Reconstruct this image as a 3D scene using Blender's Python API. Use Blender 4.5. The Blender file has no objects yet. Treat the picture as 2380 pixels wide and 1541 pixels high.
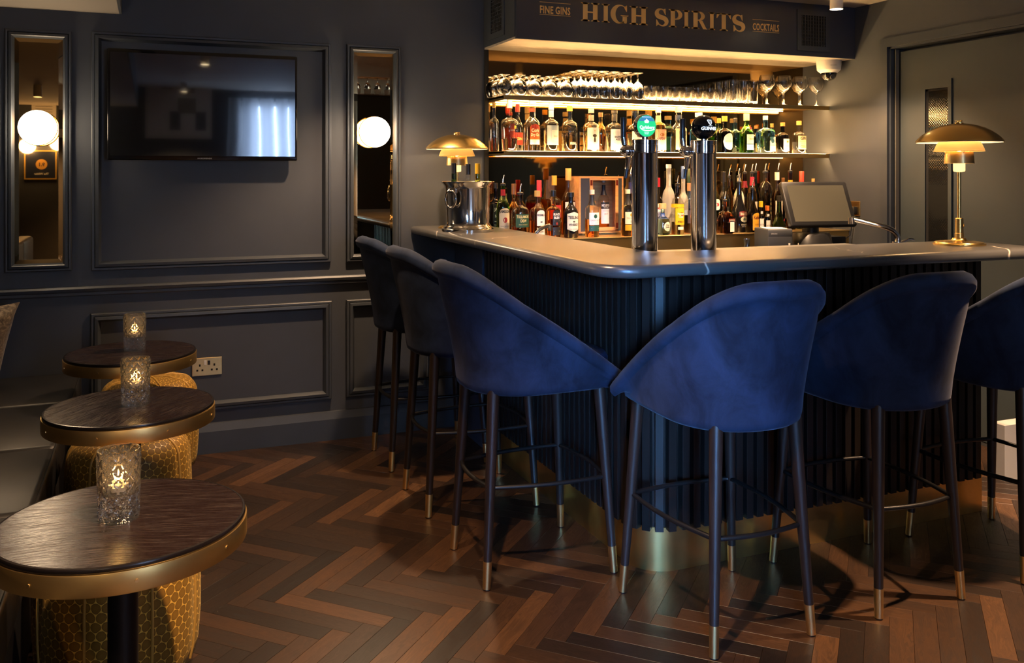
import bpy, bmesh, math, random
from mathutils import Vector, Matrix
random.seed(7)
SC = bpy.context.scene
COL = SC.collection
PI = math.pi
# ---------------------------------------------------------------- camera, world, lights, exposure
YAW = math.radians(22.024); FPX = 2082.0; CAMH = 1.39; HORIZ = 400.0
cam = bpy.data.objects.new('camera', bpy.data.cameras.new('camera')); COL.objects.link(cam)
cam.location = (0, 0, CAMH); cam.rotation_euler = (PI/2, 0, -YAW)
cam.data.sensor_fit = 'HORIZONTAL'; cam.data.sensor_width = 36.0
cam.data.lens = 36.0*FPX/2380.0
cam.data.shift_y = -(770.5-HORIZ)/2380.0
cam.data.clip_start = 0.02; cam.data.clip_end = 50
SC.camera = cam
SC.view_settings.view_transform = 'Standard'; SC.view_settings.look = 'None'
SC.view_settings.gamma = 1.0; SC.view_settings.use_curve_mapping = False
SC.view_settings.exposure = 0.62
cy = SC.cycles
cy.use_denoising = True; cy.max_bounces = 12; cy.diffuse_bounces = 4; cy.glossy_bounces = 5
cy.transmission_bounces = 10; cy.transparent_max_bounces = 16
cy.sample_clamp_indirect = 5.0; cy.sample_clamp_direct = 0.0
cy.caustics_reflective = False; cy.caustics_refractive = True; cy.blur_glossy = 0.6
w = bpy.data.worlds.new('room_world'); SC.world = w; w.use_nodes = True
w.node_tree.nodes['Background'].inputs[0].default_value = (0.35, 0.5, 0.8, 1)
w.node_tree.nodes['Background'].inputs[1].default_value = 0.15

WARM = (1.0, 0.63, 0.36); LEDC = (1.0, 0.60, 0.24); DAY = (0.45, 0.63, 1.0)
YB = 4.68; XR = 3.925; XL = -1.35; YF = -2.0; ZC = 2.376; ZB = 2.146; XBULK = -0.135

def light(name, kind, loc, energy, color, target=None, **kw):
    d = bpy.data.lights.new(name, kind); d.energy = energy; d.color = color
    for k, v in kw.items(): setattr(d, k, v)
    o = bpy.data.objects.new(name, d); COL.objects.link(o); o.location = loc
    if target is not None:
        o.rotation_euler = (Vector(target)-Vector(loc)).to_track_quat('-Z', 'Y').to_euler()
    return o
# daylight: the sky seen through the curtained window behind the camera, and an added blue beam left of it
light('window_daylight', 'AREA', (1.40, YF-0.20, 1.40), 190, DAY, (1.40, 0, 1.40), shape='RECTANGLE', size=0.8, size_y=1.75)
light('corner_blue_beam', 'AREA', (-0.68, YF+0.02, 1.42), 6.5, (0.16, 0.44, 1.0), (1.40, 2.30, 0.66), shape='RECTANGLE', size=0.36, size_y=1.5, spread=math.radians(15))  # blue beam added, narrowed to reach only the stools at the corner
DOWN = [(3.445, 3.835, 120, 105), (3.10, 1.85, 330, 74), (2.45, 3.55, 220, 105), (0.42, 1.45, 210, 105), (1.06, 4.06, 105, 105), (0.62, 2.75, 60, 105), (0.35, -1.25, 420, 105), (-0.9, 0.6, 70, 105)]  # bartender-side and window-end cans are added to light bottles and rear wall

# ---------------------------------------------------------------- pixel <-> world on known planes (photo frame 2380x1541)
_s, _c = math.sin(YAW), math.cos(YAW)
def ray(u, v):
    a = (u-1190.0)/FPX; b = (HORIZ-v)/FPX
    return (_s+_c*a, _c-_s*a, b)
def atY(u, v, Y):
    d = ray(u, v); t = Y/d[1]; return Vector((d[0]*t, Y, CAMH+d[2]*t))
def atX(u, v, X):
    d = ray(u, v); t = X/d[0]; return Vector((X, d[1]*t, CAMH+d[2]*t))
def atZ(u, v, Z):
    d = ray(u, v); t = (Z-CAMH)/d[2]; return Vector((d[0]*t, d[1]*t, Z))
def depth(x, y): return x*_s+y*_c
def proj(x, y, z):
    zc = depth(x, y); return (1190+FPX*(x*_c-y*_s)/zc, HORIZ-FPX*(z-CAMH)/zc)
def mirY(u, v, ym, yr):      # point on the plane y=yr seen by way of a mirror on y=ym
    p = atY(u, v, ym); k = (2*ym-yr)/ym
    return (p.x*k, yr, CAMH+(p.z-CAMH)*k)

# ---------------------------------------------------------------- materials
def lin(h):
    h = h.lstrip('#'); r = []
    for i in (0, 2, 4):
        c = int(h[i:i+2], 16)/255.0
        r.append(c/12.92 if c <= 0.04045 else ((c+0.055)/1.055)**2.4)
    return tuple(r)
MATS = {}
def pm(name, base=(0.5, 0.5, 0.5), rough=0.5, metal=0.0, spec=0.5, **kw):
    m = bpy.data.materials.new(name); m.use_nodes = True
    b = m.node_tree.nodes['Principled BSDF']
    if isinstance(base, str): base = lin(base)
    b.inputs['Base Color'].default_value = (*base, 1)
    b.inputs['Roughness'].default_value = rough; b.inputs['Metallic'].default_value = metal
    b.inputs['Specular IOR Level'].default_value = spec
    for k, v in kw.items():
        k = k.replace('_', ' ')
        b.inputs[k].default_value = (*v, 1) if isinstance(v, tuple) and len(v) == 3 else v
    MATS[name] = m
    return m
def nodes(m): return m.node_tree.nodes, m.node_tree.links, m.node_tree.nodes['Principled BSDF']
def nd(m, t, **kw):
    n = m.node_tree.nodes.new(t)
    for k, v in kw.items():
        if k.startswith('i_'):
            k = k[2:]; n.inputs[int(k) if k.isdigit() else k].default_value = v
        else: setattr(n, k, v)
    return n
def ramp(m, fac, stops):
    r = nd(m, 'ShaderNodeValToRGB'); e = r.color_ramp.elements
    while len(e) < len(stops): e.new(0.5)
    for el, (p, c) in zip(e, stops): el.position = p; el.color = (*c, 1) if len(c) == 3 else c
    m.node_tree.links.new(fac, r.inputs[0]); return r
def math_(m, op, a, b=None, c=None):
    n = nd(m, 'ShaderNodeMath', operation=op)
    for i, x in enumerate((a, b, c)):
        if x is None: continue
        if isinstance(x, (int, float)): n.inputs[i].default_value = x
        else: m.node_tree.links.new(x, n.inputs[i])
    return n.outputs[0]
def vmath(m, op, a, b=None):
    n = nd(m, 'ShaderNodeVectorMath', operation=op)
    for i, x in enumerate((a, b)):
        if x is None: continue
        if isinstance(x, tuple): n.inputs[i].default_value = x
        else: m.node_tree.links.new(x, n.inputs[i])
    return n.outputs['Value'] if op == 'LENGTH' else n.outputs[0]
def coords(m, kind='Object', scale=(1, 1, 1)):
    t = nd(m, 'ShaderNodeTexCoord'); mp = nd(m, 'ShaderNodeMapping'); mp.inputs['Scale'].default_value = scale
    m.node_tree.links.new(t.outputs[kind], mp.inputs['Vector']); return mp.outputs[0]
def noise(m, vec, scale=5, detail=3, rough=0.5, dist=0.0):
    n = nd(m, 'ShaderNodeTexNoise'); n.inputs['Scale'].default_value = scale; n.inputs['Detail'].default_value = detail
    n.inputs['Roughness'].default_value = rough; n.inputs['Distortion'].default_value = dist
    if vec is not None: m.node_tree.links.new(vec, n.inputs['Vector'])
    return n.outputs[0]
def bump(m, h, strength=0.2, dist=0.01):
    b = nd(m, 'ShaderNodeBump'); b.inputs['Strength'].default_value = strength; b.inputs['Distance'].default_value = dist
    m.node_tree.links.new(h, b.inputs['Height'])
    m.node_tree.links.new(b.outputs[0], m.node_tree.nodes['Principled BSDF'].inputs['Normal'])
def emis(name, color, strength, base=(0.8, 0.8, 0.8)):
    return pm(name, base, 0.5, Emission_Color=color, Emission_Strength=strength)
def mottled(name, base, rough, amt=0.25, scale=3, metal=0, spec=0.5, bmp=0.0, bscale=200, **kw):
    m = pm(name, base, rough, metal, spec, **kw); b0 = MATS[name].node_tree.nodes['Principled BSDF'].inputs['Base Color'].default_value
    n = noise(m, coords(m), scale, 4)
    a = tuple(c*(1-amt) for c in b0[:3]); z = tuple(min(1, c*(1+amt)) for c in b0[:3])
    r = ramp(m, n, [(0.3, a), (0.7, z)]); m.node_tree.links.new(r.outputs[0], m.node_tree.nodes['Principled BSDF'].inputs['Base Color'])
    if bmp: bump(m, noise(m, coords(m), bscale, 2), bmp, 0.002)
    return m
mottled('wall_paint', (0.055, 0.062, 0.075), 0.55, 0.10, 2.5, bmp=0.04)
mottled('trim_paint', (0.047, 0.055, 0.067), 0.42, 0.10, 4, bmp=0.03)
mottled('navy_paint', (0.030, 0.040, 0.066), 0.45, 0.08, 3)
mottled('sign_paint', (0.036, 0.042, 0.062), 0.36, 0.06, 3)
mottled('door_paint', (0.042, 0.054, 0.058), 0.5, 0.08, 3)
pm('ceiling_paint', (0.60, 0.54, 0.46), 0.75)
pm('pale_wall', (0.5, 0.48, 0.45), 0.7)
pm('print_mount', (0.85, 0.82, 0.76), 0.6)
pm('bulkhead_paint', (0.34, 0.30, 0.25), 0.75)
m = pm('soffit', (0.5, 0.42, 0.32), 0.32)
n = noise(m, coords(m, 'Object', (1.2, 14, 1)), 2.0, 4); r = ramp(m, n, [(0.3, (0.38, 0.32, 0.25)), (0.7, (0.56, 0.49, 0.40))])
m.node_tree.links.new(r.outputs[0], m.node_tree.nodes['Principled BSDF'].inputs['Base Color'])
pm('sign_gold', (0.95, 0.60, 0.20), 0.35, 0.0)
m = mottled('brass', (0.80, 0.57, 0.25), 0.30, 0.12, 6, 1.0)
m = mottled('brass_band', (0.74, 0.49, 0.18), 0.36, 0.10, 8, 1.0)
m = mottled('brass_plinth', (0.78, 0.54, 0.20), 0.30, 0.22, 5, 1.0)
pm('polished_brass', (0.90, 0.61, 0.21), 0.26, 1.0)
pm('shelf_brass', (0.58, 0.40, 0.15), 0.32, 1.0)
pm('chrome', (0.72, 0.72, 0.73), 0.09, 1.0)
pm('silver', (0.66, 0.63, 0.58), 0.11, 1.0)
m = MATS['silver']; bump(m, noise(m, coords(m, 'Object', (1, 1, 0.4)), 26, 2), 0.05, 0.01)
pm('steel', (0.45, 0.44, 0.42), 0.28, 1.0)
pm('bronze_mirror', (0.42, 0.28, 0.13), 0.015, 1.0)
pm('back_mirror', (0.30, 0.19, 0.078), 0.04, 1.0)
pm('black_plastic', (0.012, 0.012, 0.013), 0.35)
pm('grey_plastic', (0.040, 0.042, 0.046), 0.5)
pm('black_gloss', (0.006, 0.006, 0.007), 0.08)
pm('tv_screen', (0.010, 0.011, 0.013), 0.05, 0, 1.0, Coat_Weight=1.0, Coat_Roughness=0.02)
pm('pos_screen', (0.075, 0.072, 0.055), 0.22)
pm('white_plastic', (0.72, 0.68, 0.60), 0.4)
pm('paper', (0.78, 0.74, 0.66), 0.8)
pm('dark_gap', (0.004, 0.004, 0.004), 0.9)
emis('globe_glass', (1.0, 0.76, 0.50), 24)
emis('can_glow', (1.0, 0.80, 0.50), 40)
emis('led', LEDC, 120)
emis('added_glow', LEDC, 4.0)
emis('led_back', LEDC, 110)
emis('led_low', LEDC, 12)
emis('flame', (1.0, 0.55, 0.16), 70)
emis('bulb', (1.0, 0.66, 0.30), 9)
pm('lamp_cream', (0.74, 0.48, 0.17), 0.45, Transmission_Weight=0.0, Subsurface_Weight=0.0)
emis('lamp_diffuser', (1.0, 0.60, 0.22), 1.3, (0.8, 0.62, 0.36))
pm('lamp_white', (0.85, 0.82, 0.75), 0.5)
# velvet
def velvet(name, base, sheen, tint):
    m = pm(name, base, 0.85, 0, 0.15, Sheen_Weight=sheen, Sheen_Roughness=0.35, Sheen_Tint=tint)
    b = m.node_tree.nodes['Principled BSDF']
    n = noise(m, coords(m, 'Object', (1, 1, 0.7)), 9, 5, 0.6, 0.5)
    r = ramp(m, n, [(0.35, tuple(c*0.50 for c in base)), (0.65, tuple(c*1.35 for c in base))])
    m.node_tree.links.new(r.outputs[0], b.inputs['Base Color'])
    bump(m, noise(m, coords(m), 420, 1), 0.12, 0.002)
velvet('blue_velvet', (0.013, 0.022, 0.048), 0.12, (0.5, 0.5, 0.6))
mottled('blue_leather', (0.010, 0.016, 0.042), 0.32, 0.2, 12)
mottled('black_leather', (0.011, 0.0105, 0.011), 0.42, 0.2, 6, bmp=0.06, bscale=90)
# dark stained wood for legs and slats
def wood(name, a, b_, rough, sc=(40, 40, 2.5), scale=2.0, spec=0.5):
    m = pm(name, a, rough, 0, spec); v = coords(m, 'Object', sc)
    r = ramp(m, noise(m, v, scale, 4, 0.6, 0.4), [(0.3, a), (0.7, b_)])
    m.node_tree.links.new(r.outputs[0], m.node_tree.nodes['Principled BSDF'].inputs['Base Color'])
    return m
wood('leg_wood', (0.009, 0.006, 0.005), (0.020, 0.012, 0.009), 0.36)
wood('slat_wood', (0.006, 0.005, 0.0045), (0.013, 0.010, 0.009), 0.30, spec=0.3)
pm('black_metal', (0.016, 0.015, 0.015), 0.38, 0.6)
wood('box_wood', (0.55, 0.24, 0.07), (0.75, 0.36, 0.12), 0.45, (2, 30, 30))
# table top: open-grain dark oak with pale filled pores
m = pm('table_oak', (0.03, 0.016, 0.012), 0.30)
N, L, B = nodes(m); v = coords(m, 'Object', (1, 1, 1))
d = noise(m, v, 2.2, 2); dv = vmath(m, 'MULTIPLY', v, (14, 400, 1))
cmb = nd(m, 'ShaderNodeCombineXYZ'); L.new(math_(m, 'MULTIPLY', d, 55.0), cmb.inputs[1])
vv = vmath(m, 'ADD', dv, cmb.outputs[0])
pore = noise(m, vv, 1.0, 3, 0.65)
r = ramp(m, pore, [(0.0, (0.009, 0.0045, 0.004)), (0.58, (0.013, 0.0065, 0.0055)), (0.66, (0.034, 0.020, 0.015)), (0.72, (0.11, 0.075, 0.052))])
L.new(r.outputs[0], B.inputs['Base Color'])
rr = ramp(m, pore, [(0.45, (0.22,)*3), (0.66, (0.42,)*3)]); L.new(rr.outputs[0], B.inputs['Roughness'])
bump(m, pore, 0.25, 0.001)
# herringbone plank: each object its own tone and grain
def plank_mat(name, attr=False):
    m = pm(name, (0.06, 0.03, 0.015), 0.36); N, L, B = nodes(m)
    if attr:
        at = nd(m, 'ShaderNodeAttribute', attribute_name='tone'); rnd = at.outputs['Fac']
    else:
        rnd = nd(m, 'ShaderNodeObjectInfo').outputs['Random']
    v = coords(m, 'Object', (1, 1, 1)); sh = nd(m, 'ShaderNodeCombineXYZ')
    L.new(math_(m, 'MULTIPLY', rnd, 71.0), sh.inputs[0]); L.new(math_(m, 'MULTIPLY', rnd, 37.0), sh.inputs[2])
    v = vmath(m, 'ADD', v, sh.outputs[0])
    tone = ramp(m, rnd, [(0.0, (0.013, 0.008, 0.0058)), (0.35, (0.027, 0.0142, 0.008)), (0.65, (0.047, 0.0225, 0.0108)), (0.88, (0.070, 0.032, 0.0135)), (1.0, (0.105, 0.049, 0.020))])
    g0 = noise(m, vmath(m, 'MULTIPLY', v, (4, 18, 4)), 1.0, 3, 0.6, 1.2)
    g = noise(m, vmath(m, 'ADD', vmath(m, 'MULTIPLY', v, (7, 120, 7)), vmath(m, 'MULTIPLY', g0, (0, 18, 0))), 1.0, 4, 0.65)
    gr = ramp(m, g, [(0.25, (0.45,)*3), (0.5, (0.9,)*3), (0.75, (1.5,)*3)])
    mx = nd(m, 'ShaderNodeMix', data_type='RGBA', blend_type='MULTIPLY'); mx.inputs[0].default_value = 1.0
    L.new(tone.outputs[0], mx.inputs[6]); L.new(gr.outputs[0], mx.inputs[7]); L.new(mx.outputs[2], B.inputs['Base Color'])
    rr = ramp(m, g, [(0.3, (0.46,)*3), (0.7, (0.30,)*3)]); L.new(rr.outputs[0], B.inputs['Roughness'])
    bump(m, g, 0.12, 0.001)
plank_mat('plank_wood')
plank_mat('plank_rest', True)
# dark stone worktop with pale veins
m = pm('worktop_stone', (0.07, 0.068, 0.066), 0.30, 0, 0.9); N, L, B = nodes(m)
tc = nd(m, 'ShaderNodeTexCoord'); sx = nd(m, 'ShaderNodeSeparateXYZ'); L.new(tc.outputs['Object'], sx.inputs[0])
X, Y = sx.outputs[0], sx.outputs[1]
wob = math_(m, 'MULTIPLY', math_(m, 'SUBTRACT', noise(m, tc.outputs['Object'], 7, 2), 0.5), 0.16)
def vein(kx, ky, c0, wdt, x0, x1, y0, y1):
    d = math_(m, 'ABSOLUTE', math_(m, 'ADD', math_(m, 'SUBTRACT', math_(m, 'ADD', math_(m, 'MULTIPLY', X, kx), math_(m, 'MULTIPLY', Y, ky)), c0), wob))
    k = math_(m, 'SUBTRACT', 1.0, math_(m, 'MINIMUM', math_(m, 'DIVIDE', d, wdt), 1.0))
    for a, lo, hi in ((X, x0, x1), (Y, y0, y1)):
        k = math_(m, 'MULTIPLY', k, math_(m, 'MULTIPLY', math_(m, 'GREATER_THAN', a, lo), math_(m, 'LESS_THAN', a, hi)))
    return k
k = None
for a in [(1, 0.15, 2.03, 0.005, 0, 9, 0, 2.52), (1, -0.5, 1.80, 0.007, 0, 9, 0, 2.56), (-0.35, 1, 3.75, 0.004, 0, 1.36, 3, 5), (-0.5, 1, 2.98, 0.0045, 0, 2, 3, 5), (0.6, 1, 4.35, 0.0025, 1.2, 2.0, 2.5, 3.4), (1, -0.3, 1.62, 0.002, 2.1, 2.8, 2.5, 2.9)]:
    q = vein(*a); k = q if k is None else math_(m, 'MAXIMUM', k, q)
base = ramp(m, noise(m, tc.outputs['Object'], 4, 5), [(0.3, (0.042, 0.041, 0.041)), (0.7, (0.062, 0.060, 0.058))])
mx = nd(m, 'ShaderNodeMix', data_type='RGBA'); L.new(k, mx.inputs[0]); L.new(base.outputs[0], mx.inputs[6]); mx.inputs[7].default_value = (0.55, 0.47, 0.38, 1)
L.new(mx.outputs[2], B.inputs['Base Color'])
# gold jacquard for the poufs: packed dark roundels with bright thread between (uv in metres)
m = pm('pouf_fabric', (0.3, 0.18, 0.03), 0.5, 0.0, 0.4, Sheen_Weight=0.2, Sheen_Tint=(1.0, 0.75, 0.3)); N, L, B = nodes(m)
uv = nd(m, 'ShaderNodeTexCoord').outputs['UV']
dn = nd(m, 'ShaderNodeTexNoise'); dn.inputs['Scale'].default_value = 55; dn.inputs['Detail'].default_value = 3; L.new(uv, dn.inputs['Vector'])
uvd = vmath(m, 'ADD', uv, vmath(m, 'MULTIPLY', vmath(m, 'SUBTRACT', dn.outputs['Color'], (0.5, 0.5, 0.5)), (0.008, 0.008, 0)))
D = 0.027
p = vmath(m, 'MULTIPLY', uvd, (1/D, 1/(D*1.732), 0))
def cell(off):
    f = vmath(m, 'FRACTION', vmath(m, 'ADD', p, off)); s_ = vmath(m, 'SUBTRACT', f, (0.5, 0.5, 0))
    s_ = vmath(m, 'MULTIPLY', s_, (1, 1.732, 0)); return vmath(m, 'LENGTH', s_)
dd = math_(m, 'MINIMUM', cell((0, 0, 0)), cell((0.5, 0.5, 0)))
r = ramp(m, dd, [(0.0, (0.26, 0.130, 0.014)), (0.40, (0.23, 0.112, 0.012)), (0.455, (0.09, 0.042, 0.005)), (0.49, (0.80, 0.46, 0.07)), (0.56, (0.84, 0.50, 0.085))])
L.new(r.outputs[0], B.inputs['Base Color'])
rr = ramp(m, dd, [(0.44, (0.62,)*3), (0.50, (0.33,)*3)]); L.new(rr.outputs[0], B.inputs['Roughness'])
pm('pouf_piping', (0.50, 0.29, 0.06), 0.42)
m = pm('crushed_velvet', (0.2, 0.13, 0.07), 0.5, 0, 0.4, Sheen_Weight=0.4)
r = ramp(m, noise(m, coords(m), 30, 6, 0.65, 2.0), [(0.35, (0.05, 0.032, 0.018)), (0.55, (0.22, 0.15, 0.085)), (0.7, (0.5, 0.38, 0.24))])
m.node_tree.links.new(r.outputs[0], m.node_tree.nodes['Principled BSDF'].inputs['Base Color'])
def glass(name, color=(1, 1, 1), rough=0.0, ior=1.45, **kw):
    return pm(name, color, rough, 0, 0.5, Transmission_Weight=1.0, IOR=ior, **kw)
glass('clear_glass', (1, 1, 1), 0.0, 1.45)
pm('cut_glass', (1.0, 0.96, 0.88), 0.0, 0, 0.5, Transmission_Weight=0.975, IOR=1.5)
for nme, c in dict(g_liquid=(0.99, 0.97, 0.92), g_amber=(0.88, 0.38, 0.07), g_pale=(0.95, 0.72, 0.28), g_green=(0.18, 0.62, 0.06), g_dark=(0.05, 0.035, 0.02),
                   g_dkgreen=(0.05, 0.13, 0.025), g_blue=(0.22, 0.66, 1.0), g_teal=(0.22, 0.48, 0.48), g_aqua=(0.55, 0.90, 0.95), g_olive=(0.35, 0.42, 0.06), g_red=(0.6, 0.02, 0.06), g_brown=(0.22, 0.06, 0.015)).items():
    glass(nme, c, 0.0 if nme != 'g_dark' else 0.05)
pm('g_frost', (0.72, 0.68, 0.58), 0.32, 0, 0.5, Transmission_Weight=0.55, IOR=1.3)
def thin_glass(name, tint):
    m = bpy.data.materials.new(name); m.use_nodes = True; MATS[name] = m; n = m.node_tree.nodes; n.clear(); L = m.node_tree.links
    o = n.new('ShaderNodeOutputMaterial'); mx = n.new('ShaderNodeMixShader'); tr = n.new('ShaderNodeBsdfTransparent'); gl = n.new('ShaderNodeBsdfGlossy'); fr = n.new('ShaderNodeLayerWeight'); pw = n.new('ShaderNodeMath'); pw.operation = 'POWER'; pw.inputs[1].default_value = 4.0; ad = n.new('ShaderNodeMath'); ad.operation = 'MULTIPLY_ADD'; ad.inputs[1].default_value = 0.9; ad.inputs[2].default_value = 0.06
    tr.inputs[0].default_value = (*tint, 1); gl.inputs['Roughness'].default_value = 0.02; L.new(fr.outputs['Facing'], pw.inputs[0]); L.new(pw.outputs[0], ad.inputs[0])
    L.new(ad.outputs[0], mx.inputs[0]); L.new(tr.outputs[0], mx.inputs[1]); L.new(gl.outputs[0], mx.inputs[2]); L.new(mx.outputs[0], o.inputs[0])
thin_glass('g_clear', (0.95, 0.95, 0.92))
pm('g_black', (0.008, 0.007, 0.007), 0.08)
pm('g_cream', (0.62, 0.55, 0.40), 0.25)
m = pm('reeded_glass', (0.012, 0.012, 0.011), 0.05, 0, 0.9); v = coords(m, 'Object', (1, 1, 1))
sxx = nd(m, 'ShaderNodeSeparateXYZ'); m.node_tree.links.new(v, sxx.inputs[0])
h = math_(m, 'MULTIPLY', math_(m, 'SINE', math_(m, 'MULTIPLY', sxx.outputs[1], 420)), math_(m, 'SINE', math_(m, 'MULTIPLY', sxx.outputs[2], 420)))
bump(m, h, 0.07, 0.001)
def solid(hexc, rough=0.5, metal=0.0):
    k = 'c_%s_%d%d' % (hexc.strip('#'), int(rough*10), int(metal*10))
    return MATS.get(k) or pm(k, hexc, rough, metal)
# ---------------------------------------------------------------- mesh helpers
class MB:
    def __init__(s): s.v = []; s.f = []; s.mi = []; s.uv = None
    def add(s, verts, faces, mi=0):
        o = len(s.v); s.v += [tuple(p) for p in verts]
        s.f += [tuple(i+o for i in f) for f in faces]; s.mi += [mi]*len(faces); return s
    def box(s, x0, x1, y0, y1, z0, z1, mi=0):
        return s.add([(x0, y0, z0), (x1, y0, z0), (x1, y1, z0), (x0, y1, z0), (x0, y0, z1), (x1, y0, z1), (x1, y1, z1), (x0, y1, z1)],
                     [(0, 3, 2, 1), (4, 5, 6, 7), (0, 1, 5, 4), (1, 2, 6, 5), (2, 3, 7, 6), (3, 0, 4, 7)], mi)
    def rbox(s, x0, x1, y0, y1, z0, z1, r=0.003, seg=2, mi=0):
        b = bmesh.new(); bmesh.ops.create_cube(b, size=1)
        for v in b.verts: v.co = Vector(((x0+x1)/2+v.co.x*(x1-x0), (y0+y1)/2+v.co.y*(y1-y0), (z0+z1)/2+v.co.z*(z1-z0)))
        bmesh.ops.bevel(b, geom=b.edges[:], offset=r, segments=seg, affect='EDGES', profile=0.5)
        b.verts.index_update(); s.add([v.co[:] for v in b.verts], [[v.index for v in f.verts] for f in b.faces], mi); b.free(); return s
    def lathe(s, prof, n=24, c=(0, 0, 0), mi=0, fn=None, mis=None):
        rows = []; vs = []; fs = []; ms = []
        for (r, z) in prof:
            if r < 1e-6: rows.append([len(vs)]); vs.append((c[0], c[1], c[2]+z))
            else:
                rows.append(list(range(len(vs), len(vs)+n)))
                for i in range(n):
                    a = 2*PI*i/n
                    if fn: x, y = fn(r, a)
                    else: x, y = r*math.cos(a), r*math.sin(a)
                    vs.append((c[0]+x, c[1]+y, c[2]+z))
        for j in range(len(rows)-1):
            A, B_ = rows[j], rows[j+1]; k = mis[j] if mis else mi
            if len(A) == 1 and len(B_) == 1: continue
            for i in range(n):
                i2 = (i+1) % n
                if len(A) == 1: fs.append((A[0], B_[i2], B_[i]))
                elif len(B_) == 1: fs.append((A[i], A[i2], B_[0]))
                else: fs.append((A[i], A[i2], B_[i2], B_[i]))
                ms.append(k)
        o = len(s.v); s.v += vs; s.f += [tuple(i+o for i in f) for f in fs]; s.mi += ms; return s
    def cone(s, p0, p1, r0, r1, n=14, mi=0, caps=True):
        p0, p1 = Vector(p0), Vector(p1); d = (p1-p0).normalized()
        a = d.orthogonal().normalized(); b = d.cross(a)
        vs = []
        for p, r in ((p0, r0), (p1, r1)):
            for i in range(n):
                t = 2*PI*i/n; vs.append(p+a*(r*math.cos(t))+b*(r*math.sin(t)))
        fs = [(i, (i+1) % n, n+(i+1) % n, n+i) for i in range(n)]
        if caps: fs += [tuple(range(n-1, -1, -1)), tuple(range(n, 2*n))]
        return s.add(vs, fs, mi)
    def tube(s, pts, r, n=8, closed=False, mi=0):
        pts = [Vector(p) for p in pts]; m = len(pts); vs = []; prev = None
        for k in range(m):
            if closed: d = pts[(k+1) % m]-pts[k-1]
            else: d = pts[min(k+1, m-1)]-pts[max(k-1, 0)]
            d.normalize()
            if prev is None: a = d.orthogonal().normalized()
            else:
                a = prev-d*prev.dot(d); a = a.normalized() if a.length > 1e-6 else d.orthogonal().normalized()
            prev = a; b = d.cross(a); rr = r[k] if isinstance(r, (list, tuple)) else r
            for i in range(n):
                t = 2*PI*i/n; vs.append(pts[k]+a*(rr*math.cos(t))+b*(rr*math.sin(t)))
        fs = []
        for k in range(m if closed else m-1):
            k2 = (k+1) % m; best = 0
            if closed and k2 == 0:
                best = min(range(n), key=lambda q: (vs[k*n]-vs[q]).length)
            for i in range(n):
                fs.append((k*n+i, k*n+(i+1) % n, k2*n+(i+1+best) % n, k2*n+(i+best) % n))
        if not closed: fs += [tuple(range(n-1, -1, -1)), tuple(range((m-1)*n, m*n))]
        return s.add(vs, fs, mi)
    def prism(s, poly, z0, z1, mi=0, axis='z'):
        n = len(poly)
        def P(p, z): return (p[0], p[1], z) if axis == 'z' else ((p[0], z, p[1]) if axis == 'y' else (z, p[0], p[1]))
        vs = [P(p, z0) for p in poly]+[P(p, z1) for p in poly]
        fs = [tuple(range(n-1, -1, -1)), tuple(range(n, 2*n))]+[(i, (i+1) % n, n+(i+1) % n, n+i) for i in range(n)]
        return s.add(vs, fs, mi)
    def sphere(s, c, r, n=24, m=14, mi=0):
        prof = [(r*math.sin(PI*k/m) if 0 < k < m else 0, -r*math.cos(PI*k/m)) for k in range(m+1)]
        return s.lathe(prof, n, c, mi)
    def xf(s, M):
        s.v = [tuple(M @ Vector(p)) for p in s.v]; return s
    def build(s, name, mats, parent=None, smooth=None, loc=None, rot=None):
        me = bpy.data.meshes.new(name); me.from_pydata(s.v, [], s.f)
        if not isinstance(mats, (list, tuple)): mats = [mats]
        for mt in mats: me.materials.append(MATS[mt] if isinstance(mt, str) else mt)
        if any(s.mi): me.polygons.foreach_set('material_index', s.mi)
        bm_ = bmesh.new(); bm_.from_mesh(me); bmesh.ops.recalc_face_normals(bm_, faces=bm_.faces[:]); bm_.to_mesh(me); bm_.free()
        if smooth is not None:
            me.polygons.foreach_set('use_smooth', [True]*len(me.polygons))
            me.set_sharp_from_angle(angle=math.radians(smooth))
        if s.uv:
            ul = me.uv_layers.new(name='UVMap')
            for lp in me.loops: ul.data[lp.index].uv = s.uv[lp.vertex_index]
        me.update()
        return link(name, me, parent, loc, rot)
def link(name, me, parent=None, loc=None, rot=None):
    o = bpy.data.objects.new(name, me); COL.objects.link(o)
    if parent is not None: o.parent = parent
    if loc is not None: o.location = loc
    if rot is not None: o.rotation_euler = rot
    return o
def tag(o, label, cat=None, group=None, kind=None):
    if label: o['label'] = label
    if cat: o['category'] = cat
    if group: o['group'] = group
    if kind: o['kind'] = kind
    return o
def thing(name, loc, label, cat, group=None, rz=0.0):
    o = bpy.data.objects.new(name, None); COL.objects.link(o); o.location = loc; o.rotation_euler = (0, 0, rz)
    o.empty_display_size = 0.05
    return tag(o, label, cat, group)
def struct(name, mb, mat, smooth=None): return tag(mb.build(name, mat, None, smooth), None, kind='structure')
def kids(o): return [c for c in bpy.data.objects if c.parent == o]
def copy_tree(o, ch=None):
    r = o.copy(); COL.objects.link(r)
    for c in kids(o):
        d = c.copy(); COL.objects.link(d); d.parent = r
        for g in kids(c):
            e = g.copy(); COL.objects.link(e); e.parent = d
    return r
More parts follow.
